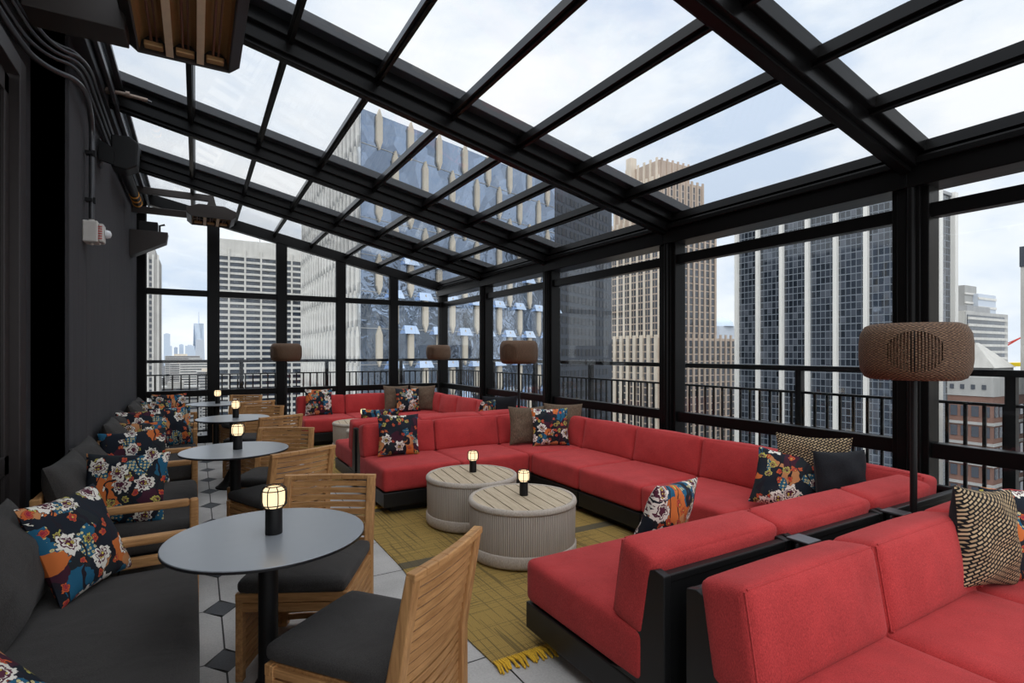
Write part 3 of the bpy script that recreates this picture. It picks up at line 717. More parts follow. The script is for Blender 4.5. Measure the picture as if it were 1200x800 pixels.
# ------------------------------------------------------------------ left settees
def settee(label, yc, Ln):
    o = thing('settee', label, 'settee', (-.38, yc, 0), 0, 'teak settees with charcoal cushions along the left wall')
    h = Ln/2
    mb = MB()
    for sy in (-1, 1):
        y = sy*(h-.025)
        mb = MB(); mb.box((.345, y-.024, 0), (.392, y+.024, .57)); mb.box((-.385, y-.024, .525), (.345, y+.024, .57)); bev(mb.build('arm', M['teakx'], o), .014, 3)
        mb = MB(); mb.box((-.385, y-.022, .205), (.35, y+.022, .262)); bev(mb.build('side_rail', M['teakx'], o), .008)
        mb = MB(); mb.prism([(-.345, 0), (-.30, 0), (-.345, .66), (-.39, .66)], 'y', y-.022, y+.022); bev(mb.build('rear_leg', M['teakz'], o), .006)
    mb = MB(); mb.box((.33, -h+.05, .195), (.372, h-.05, .255)); bev(mb.build('front_rail', M['teaky'], o), .006)
    mb = MB(); mb.box((-.39, -h+.05, .60), (-.355, h-.05, .655)); mb.box((-.375, -h+.05, .44), (-.345, h-.05, .50)); mb.box((-.36, -h+.05, .2), (-.325, h-.05, .255)); bev(mb.build('back_rails', M['teaky'], o), .006)
    mb = MB(); mb.box((-.33, -h+.05, .215), (.33, h-.05, .25)); mb.build('seat_base', M['edge'], o)
    mb = MB(); mb.cushion((.025, 0, .335), (.72, Ln-.125, .17), .045, (.006, .004, .014), 12); mb.build('seat_cushion', M['charcoal'], o)
    l = (Ln-.10)/2
    for sy in (-1, 1):
        mb = pillow_mb(l+.01, .105, 18, None, .44, 1.0); R = Matrix.Translation((-.20, sy*l/2, .40)) @ Matrix.Rotation(PI/2+random.uniform(-.04, .04), 4, 'Z') @ Matrix.Rotation(-.30, 4, 'X')
        mb.v = [tuple(R @ Vector(v)) for v in mb.v]; mb.build('back_cushion', M['charcoal'], o)
settee('teak settee with charcoal cushions in the left foreground, nearest', 2.38, 1.56)
settee('teak settee with charcoal cushions, second along the left wall', 4.485, 1.43)
settee('teak settee with charcoal cushions, third along the left wall', 6.545, 1.45)
settee('teak settee with charcoal cushions, farthest along the left wall', 8.58, 1.46)

# ------------------------------------------------------------------ pillows
def pillow(label, loc, yaw, tilt=.3, roll=0., mat='floral', s=.46, group=None, two=False, hh=None, T=.075):
    """yaw turns the front (-Y) about Z; tilt leans it back; roll spins it in its plane."""
    if two:
        o = pillow_mb(s, T, half=1, hh=hh).build('throw_pillow', M[mat])
        b = pillow_mb(s, T, half=-1, hh=hh).build('back_panel', M['blackfab'], o, label='plain black back panel')
    else:
        o = pillow_mb(s, T, hh=hh).build('throw_pillow', M[mat])
    tag(o, label, 'pillow', group)
    o.matrix_world = Matrix.Translation(loc) @ Matrix.Rotation(yaw, 4, 'Z') @ Matrix.Rotation(-tilt, 4, 'X') @ Matrix.Translation((0, 0, .5*s)) @ Matrix.Rotation(roll, 4, 'Y') @ Matrix.Translation((0, 0, -.5*s))
    return o
GP = 'floral pillows on the settees'
SZ = .425
pillow('floral pillow in the foreground with white blooms, at the far end of the nearest settee', (-.365, 2.955, SZ), 1.10, .42, 0, 'floral', .44, GP)
pillow('floral pillow cut by the bottom left corner of the photo', (-.40, 1.80, SZ), 1.0, 1.0, 0, 'floral2', .42, GP)
pillow('floral pillow behind the near arm of the second settee', (-.38, 3.98, SZ-.02), -.12, .26, .04, 'floral2', .44, GP)
pillow('floral pillow at the far end of the second settee', (-.40, 4.98, SZ), .16, .26, -.03, 'floral', .44, GP)
pillow('low floral pillow in front of two others on the third settee', (-.43, 6.22, SZ), .10, .40, 0, 'floral2', .38, GP)
pillow('middle floral pillow of the three on the third settee', (-.47, 6.72, SZ), .2, .26, -.05, 'floral', .44, GP)
pillow('floral pillow standing nearest the bistro table on the third settee', (-.22, 6.92, SZ), .45, .18, .0, 'floral2', .44, GP)
pillow('low floral pillow on the farthest settee', (-.46, 8.62, SZ), .2, .35, 0, 'floral', .40, GP)
pillow('floral pillow at the far end of the left wall, beside the window', (-.33, 9.1, SZ), .15, .15, 0, 'floral2', .44, GP)
GR = 'pillows on the red sofas'
RS = .425
pillow('floral pillow at the left end of the middle sofa row', (1.74, 5.17, RS), -.10, .25, .03, 'floral', .42, GR)
pillow('floral pillow on the turned sofa, only its top showing', (1.80, 6.06, RS), PI-.15, .30, 0, 'floral2', .42, GR)
pillow('brown boucle pillow at the left of the group in the middle sofa corner', (3.19, 5.08, RS), -.22, .2, .02, 'brown', .43, GR)
pillow('floral pillow in front of two brown ones in the middle sofa corner', (3.36, 4.88, RS), -.38, .22, 0, 'floral', .42, GR)
pillow('brown boucle pillow right of the floral one in the middle sofa corner', (3.58, 4.98, RS), -.75, .15, 0, 'brown', .45, GR, two=True)
pillow('black pillow with a woven edge in the turned sofa corner', (3.44, 6.20, RS), PI-.35, .15, 0, 'woven', .47, GR, two=True)
pillow('floral pillow edge beside the black pillow in the turned sofa corner', (3.14, 6.12, RS), PI+.65, .25, 0, 'floral', .44, GR)
pillow('floral pillow at the left end of the farthest sofa row', (1.73, 9.16, RS), .0, .22, .02, 'floral2', .44, GR)
pillow('brown boucle pillow at the left of the far corner group', (3.02, 9.10, RS), .0, .2, .02, 'brown', .46, GR)
pillow('floral pillow in front of the brown ones in the far corner', (3.16, 8.92, RS), -.1, .25, 0, 'floral', .42, GR)
pillow('brown boucle pillow with black back, right in the far corner group', (3.44, 9.0, RS), -.5, .15, 0, 'brown', .45, GR, two=True)
pillow('floral pillow leaning behind the nearer sofa back, beside the rug', (1.84, 1.86, RS), PI+.32, .30, -.10, 'floral2', .46, GR)
pillow('floral pillow in the window corner in front of the woven one', (3.30, 2.12, RS), -1.0, .42, .15, 'floral', .39, GR)
pillow('tan and black woven pillow between a floral and a black one in the window corner', (3.50, 2.06, RS+.03), -1.12, .12, .0, 'woven', .45, GR, two=True)
pillow('black pillow in the window corner right of the floral one', (3.50, 1.86, RS+.05), -.42, .12, .0, 'blackfab', .36, GR)
pillow('large tan and black woven pillow in the right foreground', (2.99, .97, RS), -.12, .10, .14, 'woven', .43, GR, two=True, T=.085)
pillow('floral pillow cut by the right edge of the photo', (3.30, .84, RS), -.6, .40, .0, 'floral', .42, GR)

# ------------------------------------------------------------------ floor lamps
def lamp(label, loc, group='wicker floor lamps'):
    o = thing('floor_lamp', label, 'floor lamp', loc, 0, group)
    R, z0, z1 = .235, 1.315, 1.595
    mb = MB(); prof = [(R*.80, z0), (R*.90, z0+.012), (R*.975, z0+.05), (R, z0+.10), (R, z1-.10), (R*.975, z1-.05), (R*.89, z1-.012), (R*.78, z1)]
    zo = (z0+z1)/2
    mb.lathe([(r, z-zo) for r, z in prof] + [(r-.012, z-zo) for r, z in prof[::-1]] + [(prof[0][0], z0-zo)], 64, caps=False)
    sh = mb.build('wicker_shade', M['wicker'], o); sh.location = (0, 0, zo)
    mb = MB(); mb.lathe([(R*.78, z1-.012), (R*.80, z1-.002), (R*.62, z1-.002), (R*.60, z1-.012)], 48, caps=False); mb.build('top_ring', M['wicker'], o)
    mb = MB(); mb.tube([(0, 0, .012), (0, 0, z1-.02)], .016, 14); mb.build('pole', M['matteblack'], o)
    mb = MB(); mb.lathe([(.035, 0), (.035, .012), (.02, .02)], 20); mb.build('base', M['matteblack'], o)
    for k in range(3):
        a = 2*PI*k/3; mb = MB(); mb.tube([(0, 0, z1-.03), (R*.85*math.cos(a), R*.85*math.sin(a), z1-.03)], .005, 6); mb.build('shade_arm', M['matteblack'], o)
    return o
p0 = lamp('large wicker floor lamp in the right foreground before the glazing post', (3.13, 1.322, 0))
dup(p0, (3.40, 5.632, 0), 0, 'wicker floor lamp behind the middle sofa row')
dup(p0, (4.03, 9.68, 0), 0, 'wicker floor lamp in the far corner of the glazing')
dup(p0, (1.24, 9.25, 0), 0, 'wicker floor lamp beside the left end of the farthest sofa row')

# ------------------------------------------------------------------ heaters, pipes and fittings on the left
def heater(label, x, y0, y1, z):
    o = thing('patio_heater', label, 'heater', (x, (y0+y1)/2, z), 0, 'bronze infrared heaters'); h = (y1-y0)/2; w = .31; k = .25
    mb = MB()
    # hollow housing: side walls, ends, chamfered top
    for sx in (-1, 1): mb.prism([(sx*k, 0), (sx*(w), .05), (sx*(w), .12), (sx*.16, .18), (sx*.14, .17), (sx*(k-.005), .11), (sx*(k-.01), .005)], 'y', -h, h)
    mb.box((-.16, -h, .165), (.16, h, .18))
    for sy in (-1, 1): mb.prism([(-k, 0), (k, 0), (w, .05), (w, .12), (.16, .18), (-.16, .18), (-w, .12), (-w, .05)], 'y', sy*h-.012, sy*h+.012)
    bev(mb.build('housing', M['heater'], o), .004)
    for q in (-1, 0, 1):
        c = q*.165
        mb = MB(); pr_ = [(c-.075, .012), (c-.065, .07), (c-.03, .105), (c+.03, .105), (c+.065, .07), (c+.075, .012), (c+.079, .012), (c+.069, .074), (c+.032, .11), (c-.032, .11), (c-.069, .074), (c-.079, .012)]
        mb.prism(pr_, 'y', -h+.02, h-.02); mb.build('reflector', M['reflector'], o)
        mb = MB(); mb.tube([(c-.012, -h+.05, .055), (c-.012, h-.05, .055)], .008, 8); mb.tube([(c+.018, -h+.05, .055), (c+.018, h-.05, .055)], .006, 8); mb.build('heating_element', M['element'], o)
        for sy in (-1, 1):
            mb = MB(); mb.box((c-.05, sy*(h-.05)-.03, .02), (c+.05, sy*(h-.05)+.03, .05)); bev(mb.build('element_holder', M['reflector'], o), .006)
    for q in (-.5, .5):
        mb = MB(); mb.box((q*.165-.02, -h+.015, .004), (q*.165+.02, h-.015, .014)); mb.build('cream_bar', M['creambar'], o)
    mb = MB(); mb.prism([(-.06, .18), (.06, .18), (.03, .30), (-.03, .30)], 'y', -h+.05, -h+.06); mb.prism([(-.06, .18), (.06, .18), (.03, .30), (-.03, .30)], 'y', h-.06, h-.05); mb.build('hanger_plate', M['heater'], o)
    return o
def arms(o, xw, ys, zz):
    for y, z in zip(ys, zz):
        mb = MB(); mb.box((xw, y-.03, z-.045), (.03, y+.03, z+.045)); bev(mb.build('support_arm', M['heater'], o), .004)
hN = heater('bronze infrared heater overhead at the top left, underside showing', -.06, 2.75, 4.02, 3.30)
arms(hN, -.90, (.30, .54), (.24, .22))
mb = MB(); mb.box((-.72, .28, -.06), (-.28, .50, .22)); bev(mb.build('mounting_box', M['heater'], hN), .006)
hF = heater('bronze infrared heater at the far end, hung on two arms from the left wall', .19, 8.75, 9.35, 3.36)
arms(hF, -.97, (-.18, .12), (.30, .10))
o = thing('wall_speaker', 'black speaker with rounded face bracketed high on the left wall', 'speaker', (-.60, 6.25, 3.30))
mb = MB(); mb.prism([(-.08, -.13), (.04, -.15), (.12, -.10), (.13, .12), (.06, .17), (-.08, .16)], 'y', -.11, .11); bev(mb.build('cabinet', M['matteblack'], o), .015, 3)
mb = MB(); mb.box((-.18, -.03, -.04), (-.07, .03, .04)); mb.box((-.18, -.06, -.12), (-.16, .06, .12)); bev(mb.build('bracket', M['conduit'], o), .004)
mb = MB(); mb.prism([(-.16, -.10), (-.05, -.13), (-.05, .02), (-.16, .08)], 'y', -.16, -.12); mb.build('junction_box', M['matteblack'], o)
o = thing('emergency_light', 'off-white emergency light box on the charcoal wall', 'emergency light', (XL, 5.48, 2.42))
mb = MB(); mb.box((0, -.085, -.085), (.10, .085, .085)); bev(mb.build('case', M['whitebox'], o), .01, 3)
mb = MB(); mb.box((.10, -.065, -.08), (.135, .065, .07)); bev(mb.build('cover', M['whitebox'], o), .012, 3)
mb = MB(); mb.lathe([(.034, -.012), (.036, 0), (.028, .02), (.01, .028)], 20); lh = mb.build('lamp_head', M['lens'], o); lh.location = (.15, .02, .0); lh.rotation_euler = (0, PI/2, 0)
mb = MB()
for k in range(6): mb.box((.098, -.0675, -.055+k*.019), (.125, -.0648, -.047+k*.019))
mb.build('red_lettering', M['redmark'], o)
mb = MB(); mb.tube([(.05, 0, .085), (.05, 0, .105)], .02, 12); mb.tube([(.05, .0, -.085), (.05, 0, -.10)], .012, 10); mb.build('conduit_fitting', M['whitebox'], o)
# conduits
def conduit(label, pts, r, mat='conduit', clips=()):
    # smooth the polyline
    P = [Vector(p) for p in pts]
    for _ in range(3):
        Q = [P[0]]
        for a, b in zip(P, P[1:]): Q += [a*.75+b*.25, a*.25+b*.75]
        Q.append(P[-1]); P = Q
    o = thing('conduit', label, 'conduit', (0, 0, 0), 0, 'conduits on the left wall')
    mb = MB(); mb.tube(P, r, 10); mb.build('pipe', M[mat], o)
    for c in clips:
        mb = MB(); mb.cbox(c, (.05, .07, .03)); mb.cbox((c[0]+.02, c[1], c[2]), (.045, .035, .05)); bev(mb.build('clamp', M['matteblack'], o), .004)
conduit('black conduit dropping down the wall to the emergency light', [(-.95, 3.2, 3.35), (-.95, 4.4, 3.36), (-.88, 4.74, 3.38), (-.70, 4.92, 3.40), (-.73, 5.50, 3.34), (-.73, 5.48, 3.0), (-.73, 5.48, 2.53)], .02, 'conduit', ((-.745, 5.48, 3.06), (-.745, 5.48, 2.68)))
for k, (dx, dz) in enumerate(((.0, .0), (.035, .05), (.07, .095), (.02, .14))):
    conduit('grey conduit number %s from the bottom in the bundle under the roof edge' % ('one', 'two', 'three', 'four')[k], [(-.95+dx, 2.6, 3.42+dz*.7), (-.95+dx, 4.3, 3.42+dz*.7), (-.88+dx*.8, 4.72, 3.45+dz*.7), (-.71+dx*.6, 4.86, 3.48+dz*.7), (-.745+dx*.6, 5.7, 3.50+dz*.8), (-.755+dx*.6, 9.6, 3.50+dz*.8)], .013)
conduit('black pipe with amber rings high on the far left wall', [(-.66, 7.0, 3.40), (-.66, 8.6, 3.40)], .05, 'matteblack')
for k in range(3):
    mb = MB(); mb.tube([(-.66, 8.05+k*.22, 3.40), (-.66, 8.10+k*.22, 3.40)], .054, 18); tag(mb.build('amber_ring', M['orange']), ['nearest', 'middle', 'farthest'][k]+' amber ring round the black pipe on the left wall', 'ring', 'amber rings')
o = thing('sprinkler_pipe', 'rusty sprinkler pipe sticking out from the left wall', 'sprinkler', (XL, 5.85, 3.74))
mb = MB(); mb.tube([(0, 0, .0), (.20, 0, .0), (.40, .02, -.01)], .017, 10); mb.build('pipe', M['pipe'], o)
mb = MB(); mb.tube([(.10, 0, 0), (.14, 0, 0)], .03, 12); mb.tube([(.24, 0, 0), (.27, 0, 0)], .026, 12); mb.build('coupling', M['pipe'], o)
mb = MB(); mb.tube([(.40, .02, -.01), (.43, .022, -.02)], .01, 8); mb.build('sprinkler_head', M['conduit'], o)
o = thing('wall_cabinet', 'wedge-shaped bronze bracket box on the far left wall', 'bracket', (XL, 9.0, 2.98))
mb = MB(); mb.prism([(0, -.22), (.05, -.20), (.42, .0), (.44, .14), (0, .14)], 'y', -.12, .12); bev(mb.build('housing', M['heater'], o), .006)
mb = MB(); mb.box((.10, -.10, .14), (.32, .10, .27)); mb.tube([(.34, -.02, .14), (.34, -.02, .24), (.40, -.02, .26)], .014, 8); bev(mb.build('projector', M['matteblack'], o), .02, 3)

# ------------------------------------------------------------------ the city outside
def bmat(name, col, rough=.75, vary=.15, scale=.15, spec=.2):
    m = NT(name); n = m.n('ShaderNodeTexNoise', {'Vector': m.coord(), 'Scale': scale, 'Detail': 4.})
    st = m.n('ShaderNodeTexNoise', {'Vector': m.coord('Object', (1, 1, .05)), 'Scale': scale*4, 'Detail': 3.})
    f = m.math('MULTIPLY_ADD', n.outputs[0], .5, m.math('MULTIPLY', st.outputs[0], .5))
    return m.bsdf(m.ramp(f, [(.3, tuple(x*(1-vary) for x in col)), (.7, tuple(min(1, x*(1+vary)) for x in col))]), rough, 0, spec)
def bglass(name, col, rough=.06, wob=.6, scale=.25, spec=.8, vary=.5, **k):
    m = NT(name); n = m.n('ShaderNodeTexNoise', {'Vector': m.coord('Object'), 'Scale': scale, 'Detail': 3., 'Distortion': .8})
    v = m.n('ShaderNodeTexVoronoi', {'Vector': m.coord('Object', (1, 1, .8)), 'Scale': .33}); sv = m.n('ShaderNodeSeparateColor', {0: v.outputs['Color']})
    c = m.mix(sv.outputs[0], tuple(x*(1-vary) for x in col), tuple(min(1, x*(1+vary)) for x in col))
    return m.bsdf(c, rough, 0, spec, bump=n.outputs[0], bstr=wob, bdist=.5, **k)
GZ = -110.0
M['limestone'] = bmat('grey_limestone', (.40, .385, .365)); M['concrete'] = bmat('pale_travertine', (.56, .54, .50))
M['ribbon'] = bglass('dark_ribbon_glass', (.03, .04, .055), .1, .15)
M['facetglass'] = bglass('rippled_mirror_glass', (.24, .30, .40), .06, .45, .35, .8, .25, **{'Metallic': .88})
M['litglass'] = bglass('lit_side_mirror_glass', (.40, .43, .46), .08, .6, .3, .8, .35, **{'Metallic': .7})  # brighter copy for the lit side; bright sky reflection put into the colour
M['skyglass'] = bglass('sky_mirror_spandrel', (.55, .65, .80), .08, .1, .3, 1.0, .1, **{'Metallic': .9})
M['fin'] = bmat('beige_fin_stone', (.47, .42, .345)); M['finwhite'] = bmat('pale_fin_stone', (.62, .60, .56))
M['darktower'] = bmat('slate_tower', (.075, .084, .10)); M['darkwin'] = bglass('slate_tower_window', (.018, .022, .03), .3, .05, .25, .25)
M['beige'] = bmat('tan_brick', (.46, .37, .30)); M['beigepale'] = bmat('lit_tan_and_pale_stone', (.66, .575, .47)); M['deco_win'] = bglass('deco_window', (.05, .055, .065), .2, .1)
M['whitepier'] = bmat('white_marble_pier', (.72, .70, .655), .7, .04); M['baydark'] = None
M['brick'] = bmat('red_brown_brick', (.20, .115, .09)); M['lightband'] = bmat('grey_stone_band', (.36, .355, .34)); M['louver'] = bmat('grey_louvre', (.42, .41, .39))
M['haze1'] = bmat('hazy_blue_tower', (.56, .64, .74), .8, .04, .01); M['haze2'] = bmat('hazy_grey_tower', (.52, .56, .62), .8, .05, .01)  # distance haze put into these pale tower colours
M['roofgrey'] = bmat('grey_roof', (.34, .34, .34)); M['asphalt'] = bmat('asphalt', (.10, .10, .105)); M['yellow'] = bmat('yellow_steel', (.80, .58, .03)); M['redsteel'] = bmat('red_steel', (.45, .06, .05))
def mk2():
    m = NT('curtain_wall_bay'); sp = m.n('ShaderNodeSeparateXYZ', {0: m.coord('Object')})
    def line(sock, pitch, w):
        return m.math('LESS_THAN', m.math('ABSOLUTE', m.math('SUBTRACT', m.math('FRACT', m.math('DIVIDE', m.math('ADD', sock, 1000.), pitch)), .5)), w/pitch)
    ln = m.math('MAXIMUM', m.math('MAXIMUM', line(sp.outputs[0], 1.32, .09), line(sp.outputs[1], 1.32, .09)), line(sp.outputs[2], 1.86, .12))
    v = m.n('ShaderNodeTexBrick', {'Vector': m.coord('Object', (1, 1, 1), None, (PI/2, 0, 0)), 'Scale': 1.})
    w = m.n('ShaderNodeTexWhiteNoise', {0: m.n('ShaderNodeVectorMath', {0: m.coord('Object', (1/1.32, 1/1.32, 1/1.86)), 1: (.5, .5, .5)}, operation='ADD').outputs[0]}, noise_dimensions='3D')
    fl = m.n('ShaderNodeVectorMath', {0: m.coord('Object', (1/1.32, 1/1.32, 1/1.86))}, operation='FLOOR'); m.put(w.inputs[0], fl.outputs[0])
    g = m.ramp(w.outputs['Value'], [(0, (.012, .016, .022)), (.6, (.035, .042, .055)), (1, (.09, .10, .12))])
    nn = m.n('ShaderNodeTexNoise', {'Vector': m.coord('Object'), 'Scale': .12, 'Detail': 2.})
    c = m.mix(ln, g, (.15, .17, .195))
    M['bay'] = m.bsdf(c, m.math('MULTIPLY_ADD', ln, .4, .05), 0, 1.0, bump=nn.outputs[0], bstr=.15, bdist=.3)
mk2()
def bld(label, cat='building', loc=(0, 0, 0), name='building'): return thing(name, label, cat, loc)
def bwall(o, name, mat, lo, hi): mb = MB(); mb.box(lo, hi); return mb.build(name, mat, o)
def windows(o, mat, cells, name='window'):
    """cells: (centre, half-extents, depth axis) boxes; nearest 100 become parts, the rest one part."""
    cells = sorted(cells, key=lambda c: (Vector(c[0])+o.location).length)
    if len(cells) > 100:
        # those seen largest: nearest to eye level
        cells = sorted(cells, key=lambda c: (Vector(c[0])+o.location-Vector((0, 0, 20))).length)
    cache = {}
    for c, h in cells[:100]:
        k = tuple(round(q, 3) for q in h)
        if k not in cache:
            mb = MB(); mb.box(tuple(-q for q in h), h); w = mb.build(name, mat, o); cache[k] = w.data
        else:
            w = bpy.data.objects.new(name, cache[k]); COL.objects.link(w); w.parent = o
        w.location = c
    if cells[100:]:
        mb = MB()
        for c, h in cells[100:]: mb.box(tuple(a-b for a, b in zip(c, h)), tuple(a+b for a, b in zip(c, h)))
        mb.build(name+'s_beyond', mat, o, kind='stuff')
# ground
mb = MB(); mb.box((-3000, 20, GZ-2), (3000, 9000, GZ)); o = mb.build('city_ground', M['asphalt']); o['kind'] = 'structure'; o['label'] = 'street level far below'; o['category'] = 'ground'

# grey art deco tower at the left edge
o = bld('slim grey stepped tower at the left edge of the far glazing', loc=(-34.5, 432, 0))
bwall(o, 'shaft', M['limestone'], (-14, -6, GZ), (13.5, 20, 63)); bwall(o, 'upper_setback', M['limestone'], (-12, -5, 63), (11, 18, 70)); bwall(o, 'crown', M['limestone'], (-8, -3, 70), (8, 14, 77)); bwall(o, 'crown_cap', M['limestone'], (-5, 0, 77), (5, 10, 81))
mb = MB()
for k in range(10): mb.box((-13+k*2.8, -6.5, GZ), (-12+k*2.8, -6, 66))
mb.build('piers', M['finwhite'], o)
windows(o, M['deco_win'], [((-11.1+k*2.8, -6.02, -28+j*3.9), (.7, .12, 1.2)) for k in range(8) for j in range(24)])

# pale grid tower
o = bld('pale office tower with dark ribbon windows behind the far glazing', loc=(37, 425, 0))
bwall(o, 'shaft', M['concrete'], (-28, -12, GZ), (29, 30, 78.5))
mb = MB(); 
xs_ = [-28+.8]+[-28+12.6+10.4*k for k in range(4)]+[29-4]
for x in [-27.6, -17.9, -8, 2, 12, 22, 28.6]: mb.box((x-.55, -13.1, GZ), (x+.55, -12, 72))
for j in range(40): mb.box((-28, -12.7, 68-4.05*j-1.2), (29, -12, 68-4.05*j+.25))
mb.build('facade_grid', M['concrete'], o)
cells = []
px_ = [-27.6, -17.9, -8, 2, 12, 22, 28.6]
for j in range(40):
    for a, b in zip(px_, px_[1:]):
        cells.append((((a+b)/2, -12.05, 68-4.05*j-2.45), ((b-a)/2-.55, .15, 1.22)))
windows(o, M['ribbon'], cells)
windows(o, M['ribbon'], [((-28.0, -8+k*4.5, 66-4.05*j), (.1, 1.6, 1.2)) for k in range(8) for j in range(40)], 'side_window')
mb = MB(); mb.box((-10, 0, 78.5), (8, 15, 80)); mb.tube([(2, -4, 78), (2, -4, 82)], .25, 6); mb.build('rooftop_plant', M['roofgrey'], o)

# faceted glass tower
fx, fy = 23.8, 90.4
o = bld('faceted mirror-glass tower with pointed stone fins, filling the view ahead', loc=(fx, fy, 0))
A = Vector((0, 0, 0)); Bp = Vector((51.2, 17.1, 0)); Cp = Vector((.5, 62, 0)); TOP = 42.3; MHt = 6.2
mb = MB(); pl = [(0, 0), (Bp.x, Bp.y), (Bp.x+Cp.x, Bp.y+Cp.y), (Cp.x, Cp.y)]; mb.prism(pl, 'z', GZ, TOP); mb.build('glass_body', M['facetglass'], o)
mb = MB(); mb.box((-.12, .2, GZ), (-.02, 61.8, TOP-.1)); sk = mb.build('lit_side_skin', M['litglass'], o); sk.rotation_euler = (0, 0, math.atan2(-.5, 62))
mb = MB()
for j in range(14):
    mb.beam((0, -.04, TOP-5.7-j*MHt), (Bp.x, Bp.y-.04, TOP-5.7-j*MHt), .12, .10)
mb.build('floor_lines', M['lightband'], o)
def fin_mesh(w, h, dp):
    mb = MB(); P = [(-w/2, -h/2+w), (0, -h/2-w*.3), (w/2, -h/2+w), (w/2, h/2-w), (0, h/2+w*.3), (-w/2, h/2-w)]; mb.prism(P, 'y', -dp, .05); return mb
def facade(p, q, pitch, finw, finmat, matn):
    d = (q-p); Ln = d.length; d.normalize(); ang = math.atan2(d.y, d.x); fins = []; spn = []
    n = int(Ln/pitch)
    for j in range(-4, 9):
        zc = TOP-2.6-(8-j)*MHt+0.0
        off = 0 if j % 2 else .5
        for k in range(n+1):
            t = (k+off)*pitch
            if t < .4 or t > Ln-.4: continue
            fins.append((p+d*t+Vector((0, 0, zc)), ang))
            if j < 6: spn.append((p+d*(t+pitch*.5)+Vector((0, 0, zc-MHt*.5)), ang))
    return fins, spn
f1, s1 = facade(A, Bp, 6.8, 1.15, None, None); f2, s2 = facade(A, Cp, 3.1, 1.1, None, None)
def place(cells, mb, mat, name, cap):
    tmpl = None
    cells = sorted(cells, key=lambda c: (c[0]+o.location-Vector((0, 0, 8))).length)
    for c, a in cells[:cap]:
        if tmpl is None: w = mb.build(name, mat, o); tmpl = w.data
        else: w = bpy.data.objects.new(name, tmpl); COL.objects.link(w); w.parent = o
        w.location = c; w.rotation_euler = (0, 0, a)
    big = MB()
    for c, a in cells[cap:]:
        R = Matrix.Rotation(a, 3, 'Z'); big.add([R @ Vector(v)+c for v in mb.v], mb.f)
    if cells[cap:]: big.build(name+'s_beyond', mat, o, kind='stuff')
place(f1, fin_mesh(1.15, MHt*1.02, .45), M['fin'], 'stone_fin', 100)
place([(c, a) for c, a in f2], fin_mesh(1.35, MHt*.96, .45).__class__ and (lambda m_: (setattr(m_, 'v', [(x, -y, z) for x, y, z in m_.v]), m_)[1])(fin_mesh(1.35, MHt*.96, .45)), M['finwhite'], 'pale_fin', 100)
sm = MB(); sm.add([(-1.7, -.1, -.75), (1.7, -.1, -.75), (1.35, -.65, .75), (-1.35, -.65, .75), (-1.7, .05, -.75), (1.7, .05, -.75), (1.35, .05, .75), (-1.35, .05, .75)], [(0,1,2,3),(7,6,5,4),(0,4,5,1),(1,5,6,2),(2,6,7,3),(3,7,4,0)])
sm.v = [(x, -.12 if z > 0 else -.75, z) if y < 0 else (x, y, z) for x, y, z in sm.v]
place(s1, sm, M['skyglass'], 'spandrel_panel', 100)
mb = MB(); mb.tube([(18, 12, TOP), (18, 12, TOP+9)], .12, 6); mb.build('roof_mast', M['roofgrey'], o)

# dark slate tower
o = bld('dark slate office tower between the mirror-glass tower and the tan stepped tower', loc=(105.7, 149, 0))
dv = Vector((39.4, 18.6, 0)); dn = dv.normalized(); a = math.atan2(dn.y, dn.x); o.rotation_euler = (0, 0, a); Ld = dv.length
bwall(o, 'shaft', M['darktower'], (-17, 0, GZ), (Ld, 30, 58)); bwall(o, 'crown', M['darktower'], (-14, 5, 58), (Ld-4, 25, 60))
windows(o, M['darkwin'], [((-15+k*3.0, -.02, 54-j*3.75), (1.08, .1, 1.2)) for k in range(19) for j in range(32)])

# tan art deco tower with setbacks
o = bld('tan stepped art deco tower with pale light-painted piers, seen past the third post', loc=(202, 195, 0))
bwall(o, 'base_block', M['beige'], (-1, -1, GZ), (62, 46, 9)); bwall(o, 'shaft', M['beige'], (1.5, 1, 9), (40, 44, 71)); bwall(o, 'upper_stage', M['beige'], (3, 4, 71), (35, 40, 91)); bwall(o, 'top_stage', M['beige'], (6, 8, 91), (28, 34, 102))
mb = MB(); mb.box((3, 26, 91), (7, 30, 108)); mb.build('corner_pinnacle', M['beigepale'], o)
mb = MB()
for k in range(9): mb.box((1.0, 3+k*5.2, GZ), (1.6, 4.4+k*5.2, 73))
for k in range(9): mb.box((2.5, 5+k*4.2, 71), (3.1, 6.2+k*4.2, 93))
for k in range(6): mb.box((5.4, 9+k*4.6, 91), (6.1, 10.2+k*4.6, 103.5))
mb.build('lit_side_piers', M['beigepale'], o)  # paler copy of the tan: light on this side put into the colour
mb = MB()
for k in range(10): mb.box((2+k*4.2, .4, 9), (3.2+k*4.2, 1.1, 73))
for k in range(15): mb.box((-.5+k*4.2, -1.6, GZ), (.7+k*4.2, -.9, 11))
for k in range(8): mb.box((4+k*4.2, 3.4, 71), (5.2+k*4.2, 4.1, 92.5))
for k in range(6): mb.box((7+k*4.0, 7.4, 91), (8+k*4.0, 8.1, 103))
mb.build('brick_piers', M['beige'], o)
mb = MB()
for k in range(9): mb.box((-1.8, 2+k*5.2, GZ), (-.9, 4.2+k*5.2, 10.5))
mb.build('lit_base_piers', M['beigepale'], o)  # same lit-side tone painted on the base
cells = []
for j in range(34):
    z = 67-j*3.72
    for k in range(8):
        for q in (5.2, 7.2):
            cells.append(((1.5 if z > 9 else -1.0, 3+k*5.2+q-3.0+1.2-.6, z), (.12, .74, 1.5)))
windows(o, M['deco_win'], cells)
cells = []
